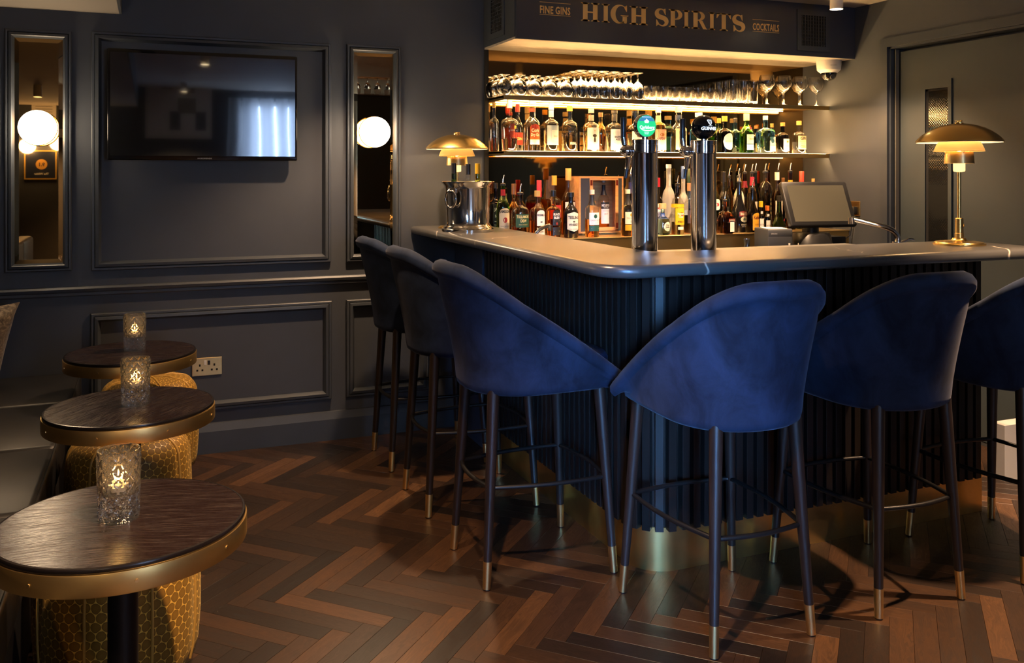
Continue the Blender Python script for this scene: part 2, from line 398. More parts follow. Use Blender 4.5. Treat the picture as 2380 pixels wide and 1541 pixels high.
# ---------------------------------------------------------------- lettering from the built-in font, one mesh per character, composed by hand
GL = {}
def load_glyphs():
    chars = "ABCDEFGHIJKLMNOPQRSTUVWXYZabcdefghijklmnopqrstuvwxyz0123456789.'&"
    tmp = []
    for bold in (0, 1):
        for ch in ['HH']+['H%sH' % c for c in chars]+list(chars):
            cu = bpy.data.curves.new('t', 'FONT'); cu.body = ch; cu.size = 1.0; cu.resolution_u = 2
            cu.offset = 0.028 if bold else 0.0; cu.fill_mode = 'FRONT'
            o = bpy.data.objects.new('t', cu); COL.objects.link(o); tmp.append((bold, ch, o))
    dg = bpy.context.evaluated_depsgraph_get(); wd = {}
    for bold, ch, o in tmp:
        me = o.evaluated_get(dg).to_mesh()
        vs = [(v.co.x, v.co.y) for v in me.vertices]; fs = [tuple(p.vertices) for p in me.polygons]
        if len(ch) == 1: GL[bold, ch] = [vs, fs, 0]
        else: wd[bold, ch] = max(v[0] for v in vs)
        o.evaluated_get(dg).to_mesh_clear()
    for bold in (0, 1):
        cap = max(v[1] for v in GL[bold, 'H'][0])
        for c in chars:
            g = GL[bold, c]; g[2] = wd[bold, 'H%sH' % c]-wd[bold, 'HH']; g[2] /= cap
            g[0] = [(x/cap, y/cap) for x, y in g[0]]
    for _, _, o in tmp:
        cu = o.data; bpy.data.objects.remove(o); bpy.data.curves.remove(cu)
load_glyphs()
def text2d(s, h, bold=1, cond=1.0, width=None, track=0.0):
    """flat lettering of cap height h, centred on x=0, baseline y=0: (verts, faces, width)"""
    x = 0; vs = []; fs = []
    for ch in s:
        if ch == ' ': x += 0.38; continue
        gv, gf, ad = GL[bold, ch]; o = len(vs)
        vs += [(x+a, b) for a, b in gv]; fs += [tuple(i+o for i in f) for f in gf]; x += ad+track
    W = x*h*cond
    if width: cond *= width/W; W = width
    return [((a-x/2)*h*cond, b*h) for a, b in vs], fs, W
# ---------------------------------------------------------------- room shell
T = 0.12
# floor: dark base, herringbone planks as pieces
fl = struct('floor', MB().box(XL-T, XR+1.2, YF-T, YB+T, -0.08, -0.006), 'dark_gap')
W_, NL = 0.0678, 6
ca, sa = math.cos(-PI/4), math.sin(-PI/4)
P1 = Vector((0.6121, 3.0194))
def ab2xy(a, b):    # a along (1,-1)/sqrt2, b along (1,1)/sqrt2 ; P1 is a=0,b=1
    a *= W_; b = (b-1)*W_
    return (P1.x+(a*ca-b*sa), P1.y+(a*sa+b*ca))
gx = 0.0004
def plank_mb():
    L_, w2, t = NL*W_, W_, 0.012
    m = MB(); x, y = L_/2-gx, w2/2-gx; c = 0.00035
    m.add([(-x, -y, -t), (x, -y, -t), (x, y, -t), (-x, y, -t), (-x, -y, -c), (x, -y, -c), (x, y, -c), (-x, y, -c),
           (-x+c, -y+c, 0), (x-c, -y+c, 0), (x-c, y-c, 0), (-x+c, y-c, 0)],
          [(0, 1, 5, 4), (1, 2, 6, 5), (2, 3, 7, 6), (3, 0, 4, 7), (4, 5, 9, 8), (5, 6, 10, 9), (6, 7, 11, 10), (7, 4, 8, 11), (8, 9, 10, 11)])
    return m
cand = []
for k in range(-70, 90):
    for j in range(-9, 10):
        for typ in (0, 1):
            if typ == 0: ca_, cb_, ang = k+2*NL*j+NL/2, k+0.5, -PI/4
            else: ca_, cb_, ang = k-0.5+2*NL*j, k+NL/2, PI/4
            x, y = ab2xy(ca_, cb_)
            if x < XL-0.1 or x > XR+0.9 or y < YF-0.1 or y > YB+0.15: continue
            zc = depth(x, y); vis = 0
            if zc > 0.5:
                u, v = proj(x, y, 0)
                hid = (x > 1.72 and y > 2.85 and x < 3.12) or (x < -0.45) or (y > 4.75)
                if -120 < u < 2500 and v < 1650 and not hid: vis = 1.0/zc**2
            cand.append((vis, x, y, ang))
cand.sort(key=lambda t: -t[0])
pm_ = plank_mb(); proto = None; rest = MB(); rest_tone = []
for i, (vis, x, y, ang) in enumerate(cand):
    ang += random.choice((0, PI))
    if vis > 0 and i < 300:
        if proto is None: o = proto = pm_.build('plank', 'plank_wood', fl)
        else: o = link('plank', proto.data, fl)
        o.location = (x, y, random.uniform(-0.0002, 0.0)); o.rotation_euler = (0, 0, ang)
    else:
        q = MB(); q.add(pm_.v, pm_.f); q.xf(Matrix.Translation((x, y, 0)) @ Matrix.Rotation(ang, 4, 'Z')); rest.add(q.v, q.f); rest_tone += [random.random()]*len(q.v)
ro = rest.build('parquet_remainder', 'plank_rest', fl); ro['kind'] = 'stuff'
at_ = ro.data.attributes.new('tone', 'FLOAT', 'POINT'); at_.data.foreach_set('value', rest_tone)

struct('wall_back', MB().box(XL-T, XR+T, YB, YB+T, -0.02, ZC+0.1), 'wall_paint')
struct('wall_left', MB().box(XL-T, XL, YF-T, YB, -0.02, ZC+0.1), 'wall_paint')
DY0, DY1, DZ = 2.93, 3.945, 2.105
struct('wall_right', MB().box(XR, XR+T, DY1, YB, -0.02, ZC+0.1).box(XR, XR+T, YF-T, DY0, -0.02, ZC+0.1).box(XR, XR+T, DY0, DY1, DZ, ZC+0.1).box(XR+T, XR+T+0.06, DY0-0.1, DY1+0.1, -0.02, DZ+0.1), 'wall_paint')
# rear wall with the curtained window
WX0, WX1, WZ0, WZ1 = 1.02, 1.78, 0.5, 2.25
struct('wall_front', MB().box(XL-T, -0.88, YF-T, YF, -0.02, ZC+0.1).box(-0.48, WX0, YF-T, YF, -0.02, ZC+0.1).box(-0.88, -0.48, YF-T, YF, -0.02, 0.62).box(-0.88, -0.48, YF-T, YF, 2.2, ZC+0.1).box(WX1, XR+T, YF-T, YF, -0.02, ZC+0.1).box(WX0, WX1, YF-T, YF, -0.02, WZ0).box(WX0, WX1, YF-T, YF, WZ1, ZC+0.1), 'wall_paint')
wn = struct('window_1', MB().box(WX0, WX1, YF-0.10, YF-0.06, WZ0, WZ0+0.06).box(WX0, WX1, YF-0.10, YF-0.06, WZ1-0.06, WZ1).box(WX0, WX0+0.06, YF-0.10, YF-0.06, WZ0, WZ1).box(WX1-0.06, WX1, YF-0.10, YF-0.06, WZ0, WZ1), 'white_plastic')
struct('window_2', MB().box(-0.88, -0.48, YF-0.10, YF-0.06, 0.62, 0.67).box(-0.88, -0.48, YF-0.10, YF-0.06, 2.15, 2.2).box(-0.88, -0.84, YF-0.10, YF-0.06, 0.62, 2.2).box(-0.52, -0.48, YF-0.10, YF-0.06, 0.62, 2.2), 'white_plastic')
m = bpy.data.materials.new('curtain_cloth'); m.use_nodes = True; MATS['curtain_cloth'] = m
n_ = m.node_tree.nodes; n_.clear(); o_ = n_.new('ShaderNodeOutputMaterial'); mxs = n_.new('ShaderNodeMixShader'); d_ = n_.new('ShaderNodeBsdfDiffuse'); t_ = n_.new('ShaderNodeBsdfTranslucent')
d_.inputs[0].default_value = t_.inputs[0].default_value = (0.42, 0.43, 0.43, 1); mxs.inputs[0].default_value = 0.35
m.node_tree.links.new(d_.outputs[0], mxs.inputs[1]); m.node_tree.links.new(t_.outputs[0], mxs.inputs[2]); m.node_tree.links.new(mxs.outputs[0], o_.inputs[0])
gaps = [mirY(u, 250, YB-0.07, YF+0.05)[0] for u in (528, 560, 602, 641, 672)]+[1.80]
for i in range(len(gaps)-1):
    g0, g1 = gaps[i]+(0.004 if i else 0), gaps[i+1]-(0.014 if i == 2 else 0.006)
    mb = MB(); nx, nz = 9, 10; vs = []
    for a in range(nz+1):
        for b in range(nx+1):
            t = b/nx; z = 0.3+a/nz*1.98
            x = g0+(g1-g0)*t+0.012*((1-t)*math.sin(a*0.8+i)+t*math.sin(a*0.8+i+1)); vs.append((x, YF+0.05+0.018*math.sin(t*PI*2+i), z))
    mb.add(vs, [(a*(nx+1)+b, a*(nx+1)+b+1, (a+1)*(nx+1)+b+1, (a+1)*(nx+1)+b) for a in range(nz) for b in range(nx)])
    o = mb.build('curtain', 'curtain_cloth', None, 60)
    tag(o, 'pale curtain panel hanging in front of the window, panel %s from its left jamb' % ('one two three four five six seven'.split()[i]), 'curtain', 'curtain panels at the window')
# ceiling: raised middle, dropped part over the banquette
struct('ceiling', MB().box(XBULK, XR+T, YF-T, YB+T, ZC, ZC+0.1), 'ceiling_paint')
struct('trim_1', MB().box(XL-T, XBULK, YF-T, YB, ZB, ZC+0.1), 'bulkhead_paint')
tb = struct('trim_2', MB().box(XBULK, XBULK+0.012, YF-T, YB, ZB, ZC), 'wall_paint')
# baseboard, dado
def profile_run(name, prof, x0, x1, mat='trim_paint'):
    """moulding along x on the back wall; prof = [(projection, z)...]"""
    return struct(name, MB().prism([(YB-p, z) for p, z in prof], x0, x1, axis='x'), mat)
profile_run('baseboard_back', [(0, 0), (0.024, 0), (0.024, 0.108), (0.010, 0.145), (0, 0.147)], -0.27, XR)
struct('baseboard_right', MB().box(XR-0.02, XR, DY1+0.06, YB, 0, 0.14).box(XR-0.02, XR, YF, DY0-0.06, 0, 0.14), 'trim_paint')
profile_run('trim_3', [(0, 0.806), (0.016, 0.806), (0.020, 0.812), (0.020, 0.824), (0.026, 0.828), (0.030, 0.842), (0.022, 0.851), (0, 0.852)], XL, 1.55)
def frame_loop(mb, x0, x1, z0, z1, prof, yb=YB, mi=0):
    """mitred rectangular moulding; prof = [(inset from outer edge, projection)...]"""
    n = len(prof); vs = []
    for ins, pr_ in prof:
        vs += [(x0+ins, yb-pr_, z0+ins), (x1-ins, yb-pr_, z0+ins), (x1-ins, yb-pr_, z1-ins), (x0+ins, yb-pr_, z1-ins)]
    fs = [(a*4+i, a*4+(i+1) % 4, (a+1)*4+(i+1) % 4, (a+1)*4+i) for a in range(n-1) for i in range(4)]
    return mb.add(vs, fs, mi)
PANEL = [(0, 0), (0, 0.016), (0.004, 0.020), (0.013, 0.020), (0.015, 0.016), (0.018, 0.024), (0.031, 0.026), (0.038, 0.014), (0.043, 0.004), (0.043, 0)]
struct('trim_4', frame_loop(MB(), -0.255, 0.874, 0.923, 2.057, PANEL), 'trim_paint')
struct('trim_5', frame_loop(MB(), -0.258, 0.877, 0.212, 0.721, PANEL), 'trim_paint')
struct('trim_6', frame_loop(MB(), 0.954, 1.40, 0.212, 0.721, PANEL), 'trim_paint')
# architrave and door in the right wall
def yz_frame(name, y0, y1, z1, wd, x, dp, mat, parent=None):
    m = MB().box(x-dp, x, y1-wd, y1, 0, z1).box(x-dp, x, y0, y0+wd, 0, z1).box(x-dp, x, y0+wd, y1-wd, z1-wd, z1)
    return m.build(name, mat, parent)
dr = struct('door_1', MB().box(XR+0.045, XR+0.09, DY0+0.02, 3.905, 0.005, 2.075), 'door_paint')
yz_frame('door_frame', 2.875, 3.9955, 2.157, 0.052, XR, 0.018, 'trim_paint', dr)
MB().box(XR, XR+0.10, DY1-0.012, DY1, 0, DZ).box(XR, XR+0.10, DY0, DY0+0.012, 0, DZ).box(XR, XR+0.10, DY0, DY1, DZ-0.012, DZ).build('jamb', 'trim_paint', dr)
MB().box(XR+0.02, XR+0.045, 3.915, 3.921, 0, 2.09).build('seal_strip', solid('#6a665c'), dr)
xl_ = XR+0.045
pA = atX(2142, 190, xl_); pB = atX(2214, 188, xl_); gA = atX(2153, 208, xl_); gB = atX(2206, 204, xl_)
mb = MB(); y0, y1, zt = pB.y, pA.y, pA.z; gy0, gy1, gz = gB.y, gA.y, gA.z
mb.box(xl_-0.010, xl_, gy1, y1, 0.35, zt).box(xl_-0.010, xl_, y0, gy0, 0.35, zt).box(xl_-0.010, xl_, gy0, gy1, gz, zt).box(xl_-0.010, xl_, gy0, gy1, 0.35, 0.40)
mb.build('window_bead', 'door_paint', dr)
MB().box(xl_-0.003, xl_-0.0005, gy0, gy1, 0.40, gz).build('glass_pane', 'reeded_glass', dr)
MB().box(XR, XR+0.1, DY0-0.02, DY1+0.02, -0.005, 0.0).build('threshold', 'dark_gap', dr)
MB().box(xl_-0.0035, xl_-0.001, gy1-0.018, gy1, 0.40, gz).box(xl_-0.0035, xl_-0.001, gy0, gy1, gz-0.012, gz).build('reveal_shade', 'dark_gap', dr)  # flat dark strips painted as the shade of a recess round the pane
struct('trim_7', MB().box(3.56, XR, 2.9, 2.97, 0, 0.25), 'pale_wall')

# ---------------------------------------------------------------- bar canopy with the sign
CX0, CY0, CZ0 = 1.7247, 4.2135, 2.0695
cp = thing('bar_canopy', (2.8, 4.45, CZ0), 'dark navy canopy over the back bar with gold lettering', 'canopy')
def lo(mb, o):  # shift a world-space MB into the local space of thing o
    return mb.xf(Matrix.Translation(-Vector(o.location)))
lo(MB().box(CX0, XR, CY0+0.016, YB, CZ0+0.012, ZC), cp).build('carcass', 'trim_paint', cp)
lo(MB().box(CX0+0.004, XR, CY0, CY0+0.016, CZ0, ZC), cp).build('sign_board', 'sign_paint', cp)
lo(MB().box(CX0+0.002, XR, CY0+0.016, YB-0.004, CZ0, CZ0+0.012), cp).build('soffit_panel', 'soffit', cp)
# serif capitals, drawn on a unit cap height
def arc(cx, cz, rx, rz, a0, a1, n=18):
    return [(cx+rx*math.cos(math.radians(a0+(a1-a0)*i/n)), cz+rz*math.sin(math.radians(a0+(a1-a0)*i/n))) for i in range(n+1)]
def band(A, B_): return [[A[i], A[i+1], B_[i+1], B_[i]] for i in range(len(A)-1)]
def stem(x, w_=0.235, z0=0.0, z1=1.0, sl=0.11, sr=0.11, top=True, bot=True):
    o = [[(x, z0), (x+w_, z0), (x+w_, z1), (x, z1)]]
    if bot: o.append([(x-sl, 0), (x+w_+sr, 0), (x+w_+sr, 0.035), (x+w_, 0.09), (x, 0.09), (x-sl, 0.035)])
    if top: o.append([(x-sl, 1), (x-sl, 0.965), (x, 0.91), (x+w_, 0.91), (x+w_+sr, 0.965), (x+w_+sr, 1)])
    return o
def spine(pts, ws):
    A = []; B_ = []
    for i, p in enumerate(pts):
        q = pts[min(i+1, len(pts)-1)]; r_ = pts[max(i-1, 0)]
        dx, dz = q[0]-r_[0], q[1]-r_[1]; l = math.hypot(dx, dz) or 1; nx, nz = -dz/l, dx/l
        A.append((p[0]+nx*ws[i]/2, p[1]+nz*ws[i]/2)); B_.append((p[0]-nx*ws[i]/2, p[1]-nz*ws[i]/2))
    return band(A, B_)
def S_():
    pts = arc(0.33, 0.735, 0.215, 0.225, 50, 235, 14)+arc(0.40, 0.262, 0.225, 0.222, 60, -130, 14)
    n = len(pts); ws = [0.07+0.19*math.sin(PI*min(1, max(0, (i/(n-1)-0.08)/0.84)))**1.3 for i in range(n)]
    o = spine(pts, ws)
    o.append([(0.50, 0.98), (0.57, 1.0), (0.585, 0.65), (0.555, 0.65), (0.44, 0.90)]); o.append([(0.115, 0.0), (0.075, 0.0), (0.075, 0.37), (0.11, 0.37), (0.27, 0.09), (0.16, 0.07)])
    return o
LET = {
 'I': (0.47, stem(0.117)),
 'H': (1.0, stem(0.11, 0.245)+stem(0.645, 0.245)+[[(0.35, 0.455), (0.65, 0.455), (0.65, 0.53), (0.35, 0.53)]]),
 'G': (0.98, band(arc(0.50, 0.5, 0.50, 0.525, 62, 300, 26), arc(0.585, 0.5, 0.315, 0.455, 62, 300, 26))+[[(0.66, 0.05), (0.86, 0.0), (0.90, 0.10), (0.90, 0.42), (0.66, 0.42)], [(0.55, 0.46), (0.55, 0.425), (0.66, 0.38), (0.90, 0.38), (0.98, 0.425), (0.98, 0.46)],
        [(0.72, 0.96), (0.80, 0.94), (0.87, 1.0), (0.90, 1.0), (0.90, 0.66), (0.86, 0.66), (0.74, 0.90)], [(0.5, -0.025), (0.75, 0.05), (0.70, 0.12), (0.5, 0.045)]]),
 'S': (0.66, S_()),
 'P': (0.76, stem(0.11, 0.24, top=False)+[[(0, 1), (0, 0.965), (0.11, 0.91), (0.35, 0.91), (0.45, 0.94), (0.45, 1)]]+band(arc(0.42, 0.715, 0.345, 0.285, 90, -90), arc(0.38, 0.715, 0.16, 0.225, 90, -90))+[[(0.33, 0.43), (0.43, 0.43), (0.39, 0.49), (0.33, 0.49)]]),
 'R': (0.90, stem(0.11, 0.24, top=False)+[[(0, 1), (0, 0.965), (0.11, 0.91), (0.35, 0.91), (0.45, 0.94), (0.45, 1)]]+band(arc(0.42, 0.735, 0.335, 0.265, 90, -90), arc(0.38, 0.735, 0.16, 0.205, 90, -90))+[[(0.33, 0.47), (0.43, 0.47), (0.39, 0.53), (0.33, 0.53)], [(0.40, 0.50), (0.62, 0.48), (0.83, 0.06), (0.90, 0.03), (0.90, 0.0), (0.66, 0.0)]]),
 'T': (0.80, stem(0.285, 0.235, top=False)+[[(0.03, 1), (0.77, 1), (0.77, 0.925), (0.03, 0.925)], [(0.03, 1), (0.0, 0.70), (0.035, 0.70), (0.18, 0.93), (0.2, 1)], [(0.77, 1), (0.80, 0.70), (0.765, 0.70), (0.62, 0.93), (0.6, 1)]]),
}
spans = [('H', 1350, 1393.5), ('I', 1398, 1417.5), ('G', 1419, 1460.5), ('H', 1463, 1505.5), ('S', 1521.5, 1550.5), ('P', 1554, 1585.5), ('I', 1586.5, 1603.5), ('R', 1607, 1644), ('I', 1646, 1662.5), ('T', 1665, 1699), ('S', 1701.5, 1729)]
for ch, u0, u1 in spans:
    xa, xb = atY(u0, 40, CY0).x, atY(u1, 40, CY0).x; wd, polys = LET[ch]
    z0, hh = 2.183, 0.0975
    m = MB()
    for p in polys: m.prism([(xa+px/wd*(xb-xa), z0+pz*hh) for px, pz in p], CY0-0.0008, CY0+0.0005, axis='y')
    lo(m, cp).build('letter', 'sign_gold', cp)
for s_, ux0, ux1, zc0, zc1, zr0, zr1 in (('FINE GINS', 1254, 1326, 2.2085, 2.2465, 2.2035-0.0015, 2.2645), ('COCKTAILS', 1749, 1811, 2.2005, 2.2395, 2.193, 2.259)):
    xa, xb = atY(ux0, 40, CY0).x, atY(ux1, 40, CY0).x
    v2, f2, _ = text2d(s_, zc1-zc0, 1, 1, xb-xa, 0.06)
    m = MB().add([((xa+xb)/2+a, CY0-0.0008, zc0+b) for a, b in v2], f2)
    m.box(xa, xb, CY0-0.0008, CY0, zr0-0.002, zr0+0.0005).box(xa, xb, CY0-0.0008, CY0, zr1-0.0005, zr1+0.002)
    lo(m, cp).build('lettering', 'sign_gold', cp)
# vents on the canopy: front right and left side
def vent(loc, wd, ht, rz, label):
    t = thing('air_vent', loc, label, 'vent', 'ventilation grilles on the canopy', rz)
    b = 0.03; m = MB()
    m.box(-wd/2, wd/2, -0.006, 0, -ht/2, -ht/2+b).box(-wd/2, wd/2, -0.006, 0, ht/2-b, ht/2).box(-wd/2, -wd/2+b, -0.006, 0, -ht/2+b, ht/2-b).box(wd/2-b, wd/2, -0.006, 0, -ht/2+b, ht/2-b)
    m.build('frame', 'trim_paint', t)
    MB().box(-wd/2+b, wd/2-b, -0.0012, -0.0002, -ht/2+b, ht/2-b).build('backing', 'dark_gap', t)
    n = 9; sl = MB().box(-wd/2+b, wd/2-b, -0.0056, -0.0012, -0.0012, 0.0012); first = None
    for i in range(n):
        z = -ht/2+b+(i+0.5)*(ht-2*b)/n
        if first is None: o = first = sl.build('louvre', 'trim_paint', t)
        else: o = link('louvre', first.data, t)
        o.location = (0, 0, z)
    nb = max(4, int((wd-2*b)/0.018)); bl = MB().box(-0.0010, 0.0010, -0.0030, -0.0012, -ht/2+b, ht/2-b); first = None
    for i in range(nb):
        x = -wd/2+b+(i+0.5)*(wd-2*b)/nb
        if first is None: o = first = bl.build('rear_blade', 'steel', t)
        else: o = link('rear_blade', first.data, t)
        o.location = (x, 0, 0)
vent((3.612, CY0, 2.218), 0.237, 0.238, 0, 'square grille on the canopy face right of the word for mixed drinks')
vent((CX0, 4.475, 2.23), 0.22, 0.24, -PI/2, 'tall grille on the left end of the canopy')
# bar mirror behind the shelves
bmir = MB().box(1.7457, XR-0.001, YB-0.006, YB-0.0005, 0.95, CZ0)
tag(bmir.build('bar_mirror', 'back_mirror'), 'wide bronze tinted mirror covering the wall behind the bar shelves', 'mirror')
struct('trim_8', MB().box(1.724, 1.7455, YB-0.02, YB, 0.95, CZ0), 'dark_gap')
# ---------------------------------------------------------------- bar front: carcass, brass plinth, slats
bar = thing('slatted_bar', (1.57, 2.68, 0), 'slatted dark timber bar front with brass plinth, below the stone worktop', 'bar')
AX, AY, RC = 1.55, 2.66, 0.15         # slat faces and corner radius
def bar_path(off, r, x_end=3.165, y_end=4.674, n=10):
    """front line of the bar, offset inwards by off: from the wall round the corner to the right end"""
    cx, cy_ = AX+RC, AY+RC; rr = RC-off
    p = [(AX+off, y_end)]+[(cx-rr*math.cos(a*PI/2/n), cy_-rr*math.sin(a*PI/2/n)) for a in range(n+1)]+[(x_end, AY+off)]
    return p
inn = [(3.165, 2.83), (1.70, 2.83), (1.70, 4.674)]
lo(MB().prism(bar_path(0.030, 0, 3.150)+[(3.150, 2.83), (1.70, 2.83), (1.70, 4.674)], 0.15, 1.057), bar).build('carcass', 'slat_wood', bar, 30)
lo(MB().prism(bar_path(0.024, 0)+inn, 0.0, 0.152), bar).build('brass_plinth', 'brass_plinth', bar, 30)
lo(MB().rbox(AX+0.002, AX+0.03, 4.235, 4.674, 0.0, 1.057, 0.002, 1), bar).build('end_panel', 'navy_paint', bar)
sl = MB().rbox(-0.0145, 0.0145, 0, 0.032, 0.146, 1.056, 0.0012, 1); proto = None
def slat(x, y, rz):
    global proto
    if proto is None: o = proto = sl.build('slat', 'slat_wood', bar)
    else: o = link('slat', proto.data, bar)
    o.location = Vector((x, y, 0))-Vector(bar.location); o.rotation_euler = (0, 0, rz)
PITCH = 0.0448
y = AY+RC+0.03
while y < 4.22: slat(AX, y, -PI/2); y += PITCH
for k in range(5):
    a = (k+0.5)/5*PI/2; slat(AX+RC-RC*math.cos(a), AY+RC-RC*math.sin(a), a-PI/2)
x = AX+RC+0.03
while x < 3.155: slat(x, AY, 0); x += PITCH
# worktop
def rarc(cx, cy_, r, a0, a1, n=10): return [(cx+r*math.cos(math.radians(a0+(a1-a0)*i/n)), cy_+r*math.sin(math.radians(a0+(a1-a0)*i/n))) for i in range(n+1)]
o1 = [(1.30, 4.678)]+rarc(1.30+0.13, 2.422+0.13, 0.13, 180, 270)+rarc(3.225-0.05, 2.422+0.05, 0.05, 270, 360, 6)+[(3.225, 2.84)]+list(reversed(rarc(1.712+0.07, 2.84+0.07, 0.07, 180, 270, 6)))[0:]+[(1.712, 4.678)]
o1 = [(1.30, 4.678)]+rarc(1.43, 2.552, 0.13, 180, 270)+rarc(3.165, 2.472, 0.05, 270, 360, 6)+[(3.215, 2.835)]+rarc(1.782, 2.905, 0.07, 270, 180, 6)+[(1.712, 4.678)]
wt = MB().prism(o1, 1.058, 1.10).build('bar_worktop', 'worktop_stone', None, 40)
b = wt.modifiers.new('edge', 'BEVEL'); b.width = 0.019; b.segments = 5; b.limit_method = 'ANGLE'; b.angle_limit = math.radians(60)
tag(wt, 'dark grey stone bar worktop with pale veins and rounded edge', 'worktop')
# ---------------------------------------------------------------- stools
def u_plan(t, a, yb, y0, yf, nar):
    """U outline: t=-1..1, back centre at t=0"""
    s_ = abs(t); sg = 1 if t >= 0 else -1; k = 0.56
    if s_ < k:
        th = s_/k*PI/2; x = a*math.sin(th)**0.90; y = y0-(y0-yb)*max(0, math.cos(th))**0.90 if th < PI/2 else y0
    else:
        q = (s_-k)/(1-k); x = a-nar*q*q; y = y0+(yf-y0)*q
    return sg*x, y
def stool_shell():
    N = 56; ZBOT = 0.635; rows = []
    def pt(i, off, z, lowmix):
        t = -1+2*i/N
        xb, yb = u_plan(t, 0.222, -0.262, -0.03, 0.235, 0.015); xr, yr = u_plan(t, 0.246, -0.335, -0.06, 0.255, 0.012)
        x, y = xb+(xr-xb)*lowmix, yb+(yr-yb)*lowmix
        e = 1e-3; x2, y2 = u_plan(min(1, t+e), 0.24, -0.3, -0.05, 0.25, 0.012); x1, y1 = u_plan(max(-1, t-e), 0.24, -0.3, -0.05, 0.25, 0.012)
        dx, dy = x2-x1, y2-y1; l = math.hypot(dx, dy) or 1
        nx, ny = dy/l, -dx/l   # outward
        return (x+nx*off, y+ny*off, z)
    def rim(i):
        t = -1+2*i/N; x, y = u_plan(t, 0.246, -0.335, -0.06, 0.255, 0.012)
        s_ = max(0, min(1, (0.255-y)/(0.255+0.315)))
        return 0.700+0.383*(1-(1-s_)**1.22)-0.040*s_*min(1, abs(t)/0.5)**2
    prof = []
    # (offset fn, height fn, mix fn) bottom -> outside -> roll -> inside
    seq = [(-0.06, 'b', 0.0, 0), (-0.018, 'b', 0.002, 0), (-0.004, 'b', 0.012, 0), (0, 'b', 0.03, 0)]
    for k in range(1, 8): seq.append((0, 'w', k/7, (k/7)**1.25))
    for a in (-50, -20, 15, 50, 85, 120, 150, 180): seq.append(('roll', a, 0, 1))
    for k in range(1, 6): seq.append((-0.052, 'i', k/5, 1-(k/5)**0.9))
    mb = MB(); vs = []
    for off, kind, q, mx in seq:
        for i in range(N+1):
            zr = rim(i); zs = zr-0.058
            if off == 'roll':
                a = math.radians(kind); p = pt(i, -0.018+0.034*math.cos(a), zr-0.030+0.030*math.sin(a), 1)
            elif kind == 'b': p = pt(i, off, ZBOT+q, 0)
            elif kind == 'w': p = pt(i, -0.001 if q < 1 else -0.004, ZBOT+0.03+(zs-ZBOT-0.03)*q, mx)
            else: p = pt(i, off, max(0.69, zs+0.02+(0.69-zs-0.02)*q), mx)
            vs.append(p)
    R = len(seq); n = N+1
    fs = [(r*n+i, r*n+i+1, (r+1)*n+i+1, (r+1)*n+i) for r in range(R-1) for i in range(N)]
    fs.append(tuple(i for i in range(n)))                       # underside
    fs.append(tuple(r*n for r in range(R))); fs.append(tuple(r*n+N for r in range(R-1, -1, -1)))
    return mb.add(vs, fs)
def stool_seat():
    # cushion: rounded U slab with a soft front
    N = 40; lay = [(0.0, 0.640, 0.94), (0, 0.652, 0.985), (0, 0.69, 1.0), (0, 0.734, 0.99), (0, 0.750, 0.95), (0, 0.757, 0.80), (0, 0.760, 0.4)]
    base = []
    for i in range(N):
        a = 2*PI*i/N; cx_, sy_ = math.cos(a), math.sin(a)
        x = 0.196*abs(cx_)**0.55*(1 if cx_ > 0 else -1); y = 0.02+0.252*abs(sy_)**0.62*(1 if sy_ > 0 else -1)
        if y < 0: x *= 1-0.25*(y/0.245)**2
        base.append((x, y))
    vs = []; m = MB()
    for _, z, k in lay: vs += [(x*k, 0.02+(y-0.02)*k, z) for x, y in base]
    fs = [(r*N+i, r*N+(i+1) % N, (r+1)*N+(i+1) % N, (r+1)*N+i) for r in range(len(lay)-1) for i in range(N)]
    fs.append(tuple(range(N-1, -1, -1))); fs.append(tuple(range((len(lay)-1)*N, len(lay)*N)))
    return m.add(vs, fs)
def make_stool(label):
    t = thing('bar_stool', (0, 0, 0), label, 'bar stool', 'blue velvet stools along the bar')
    stool_shell().build('back_shell', 'blue_velvet', t, 50)
    stool_seat().build('seat', 'blue_leather', t, 40)
    for sx, sy in ((-1, -1), (1, -1), (-1, 1), (1, 1)):
        top = Vector((sx*(0.140 if sy < 0 else 0.178), sy*0.19-0.0, 0.655)); bot = Vector((sx*(0.174 if sy < 0 else 0.217), sy*0.228, 0.0))
        f = lambda z: bot+(top-bot)*(z/0.655)
        rr = lambda z: 0.0128+0.0085*(z/0.655)
        leg = MB().cone(f(0.092), f(0.655), rr(0.092), rr(0.655), 16).build('leg', 'leg_wood', t, 40)
        MB().cone(f(0.004), f(0.093), rr(0.004)+0.0006, rr(0.093)+0.0008, 16).build('brass_ferrule', 'brass', leg, 40)
        MB().cone(f(0), f(0.004), 0.011, 0.012, 12).build('foot_glide', 'black_plastic', leg, 40)
    c4 = [(-0.155, -0.205), (0.155, -0.205), (0.193, 0.208), (-0.193, 0.208)]; pts = []
    for k in range(4):
        p, q = Vector(c4[k]), Vector(c4[(k+1) % 4]); mid = (p+q)/2; nrm = mid.normalized()
        for s_ in [0.0, 0.04, 0.1, 0.2, 0.35, 0.5, 0.65, 0.8, 0.9, 0.96]:
            d = p+(q-p)*s_+nrm*(0.022*math.sin(PI*s_))
            if s_ == 0.0: d = p*0.985
            pts.append((d.x, d.y, 0.33))
    MB().tube(pts, 0.0078, 8, True).build('footrest', 'black_metal', t, 60)
    return t
st0 = make_stool('')
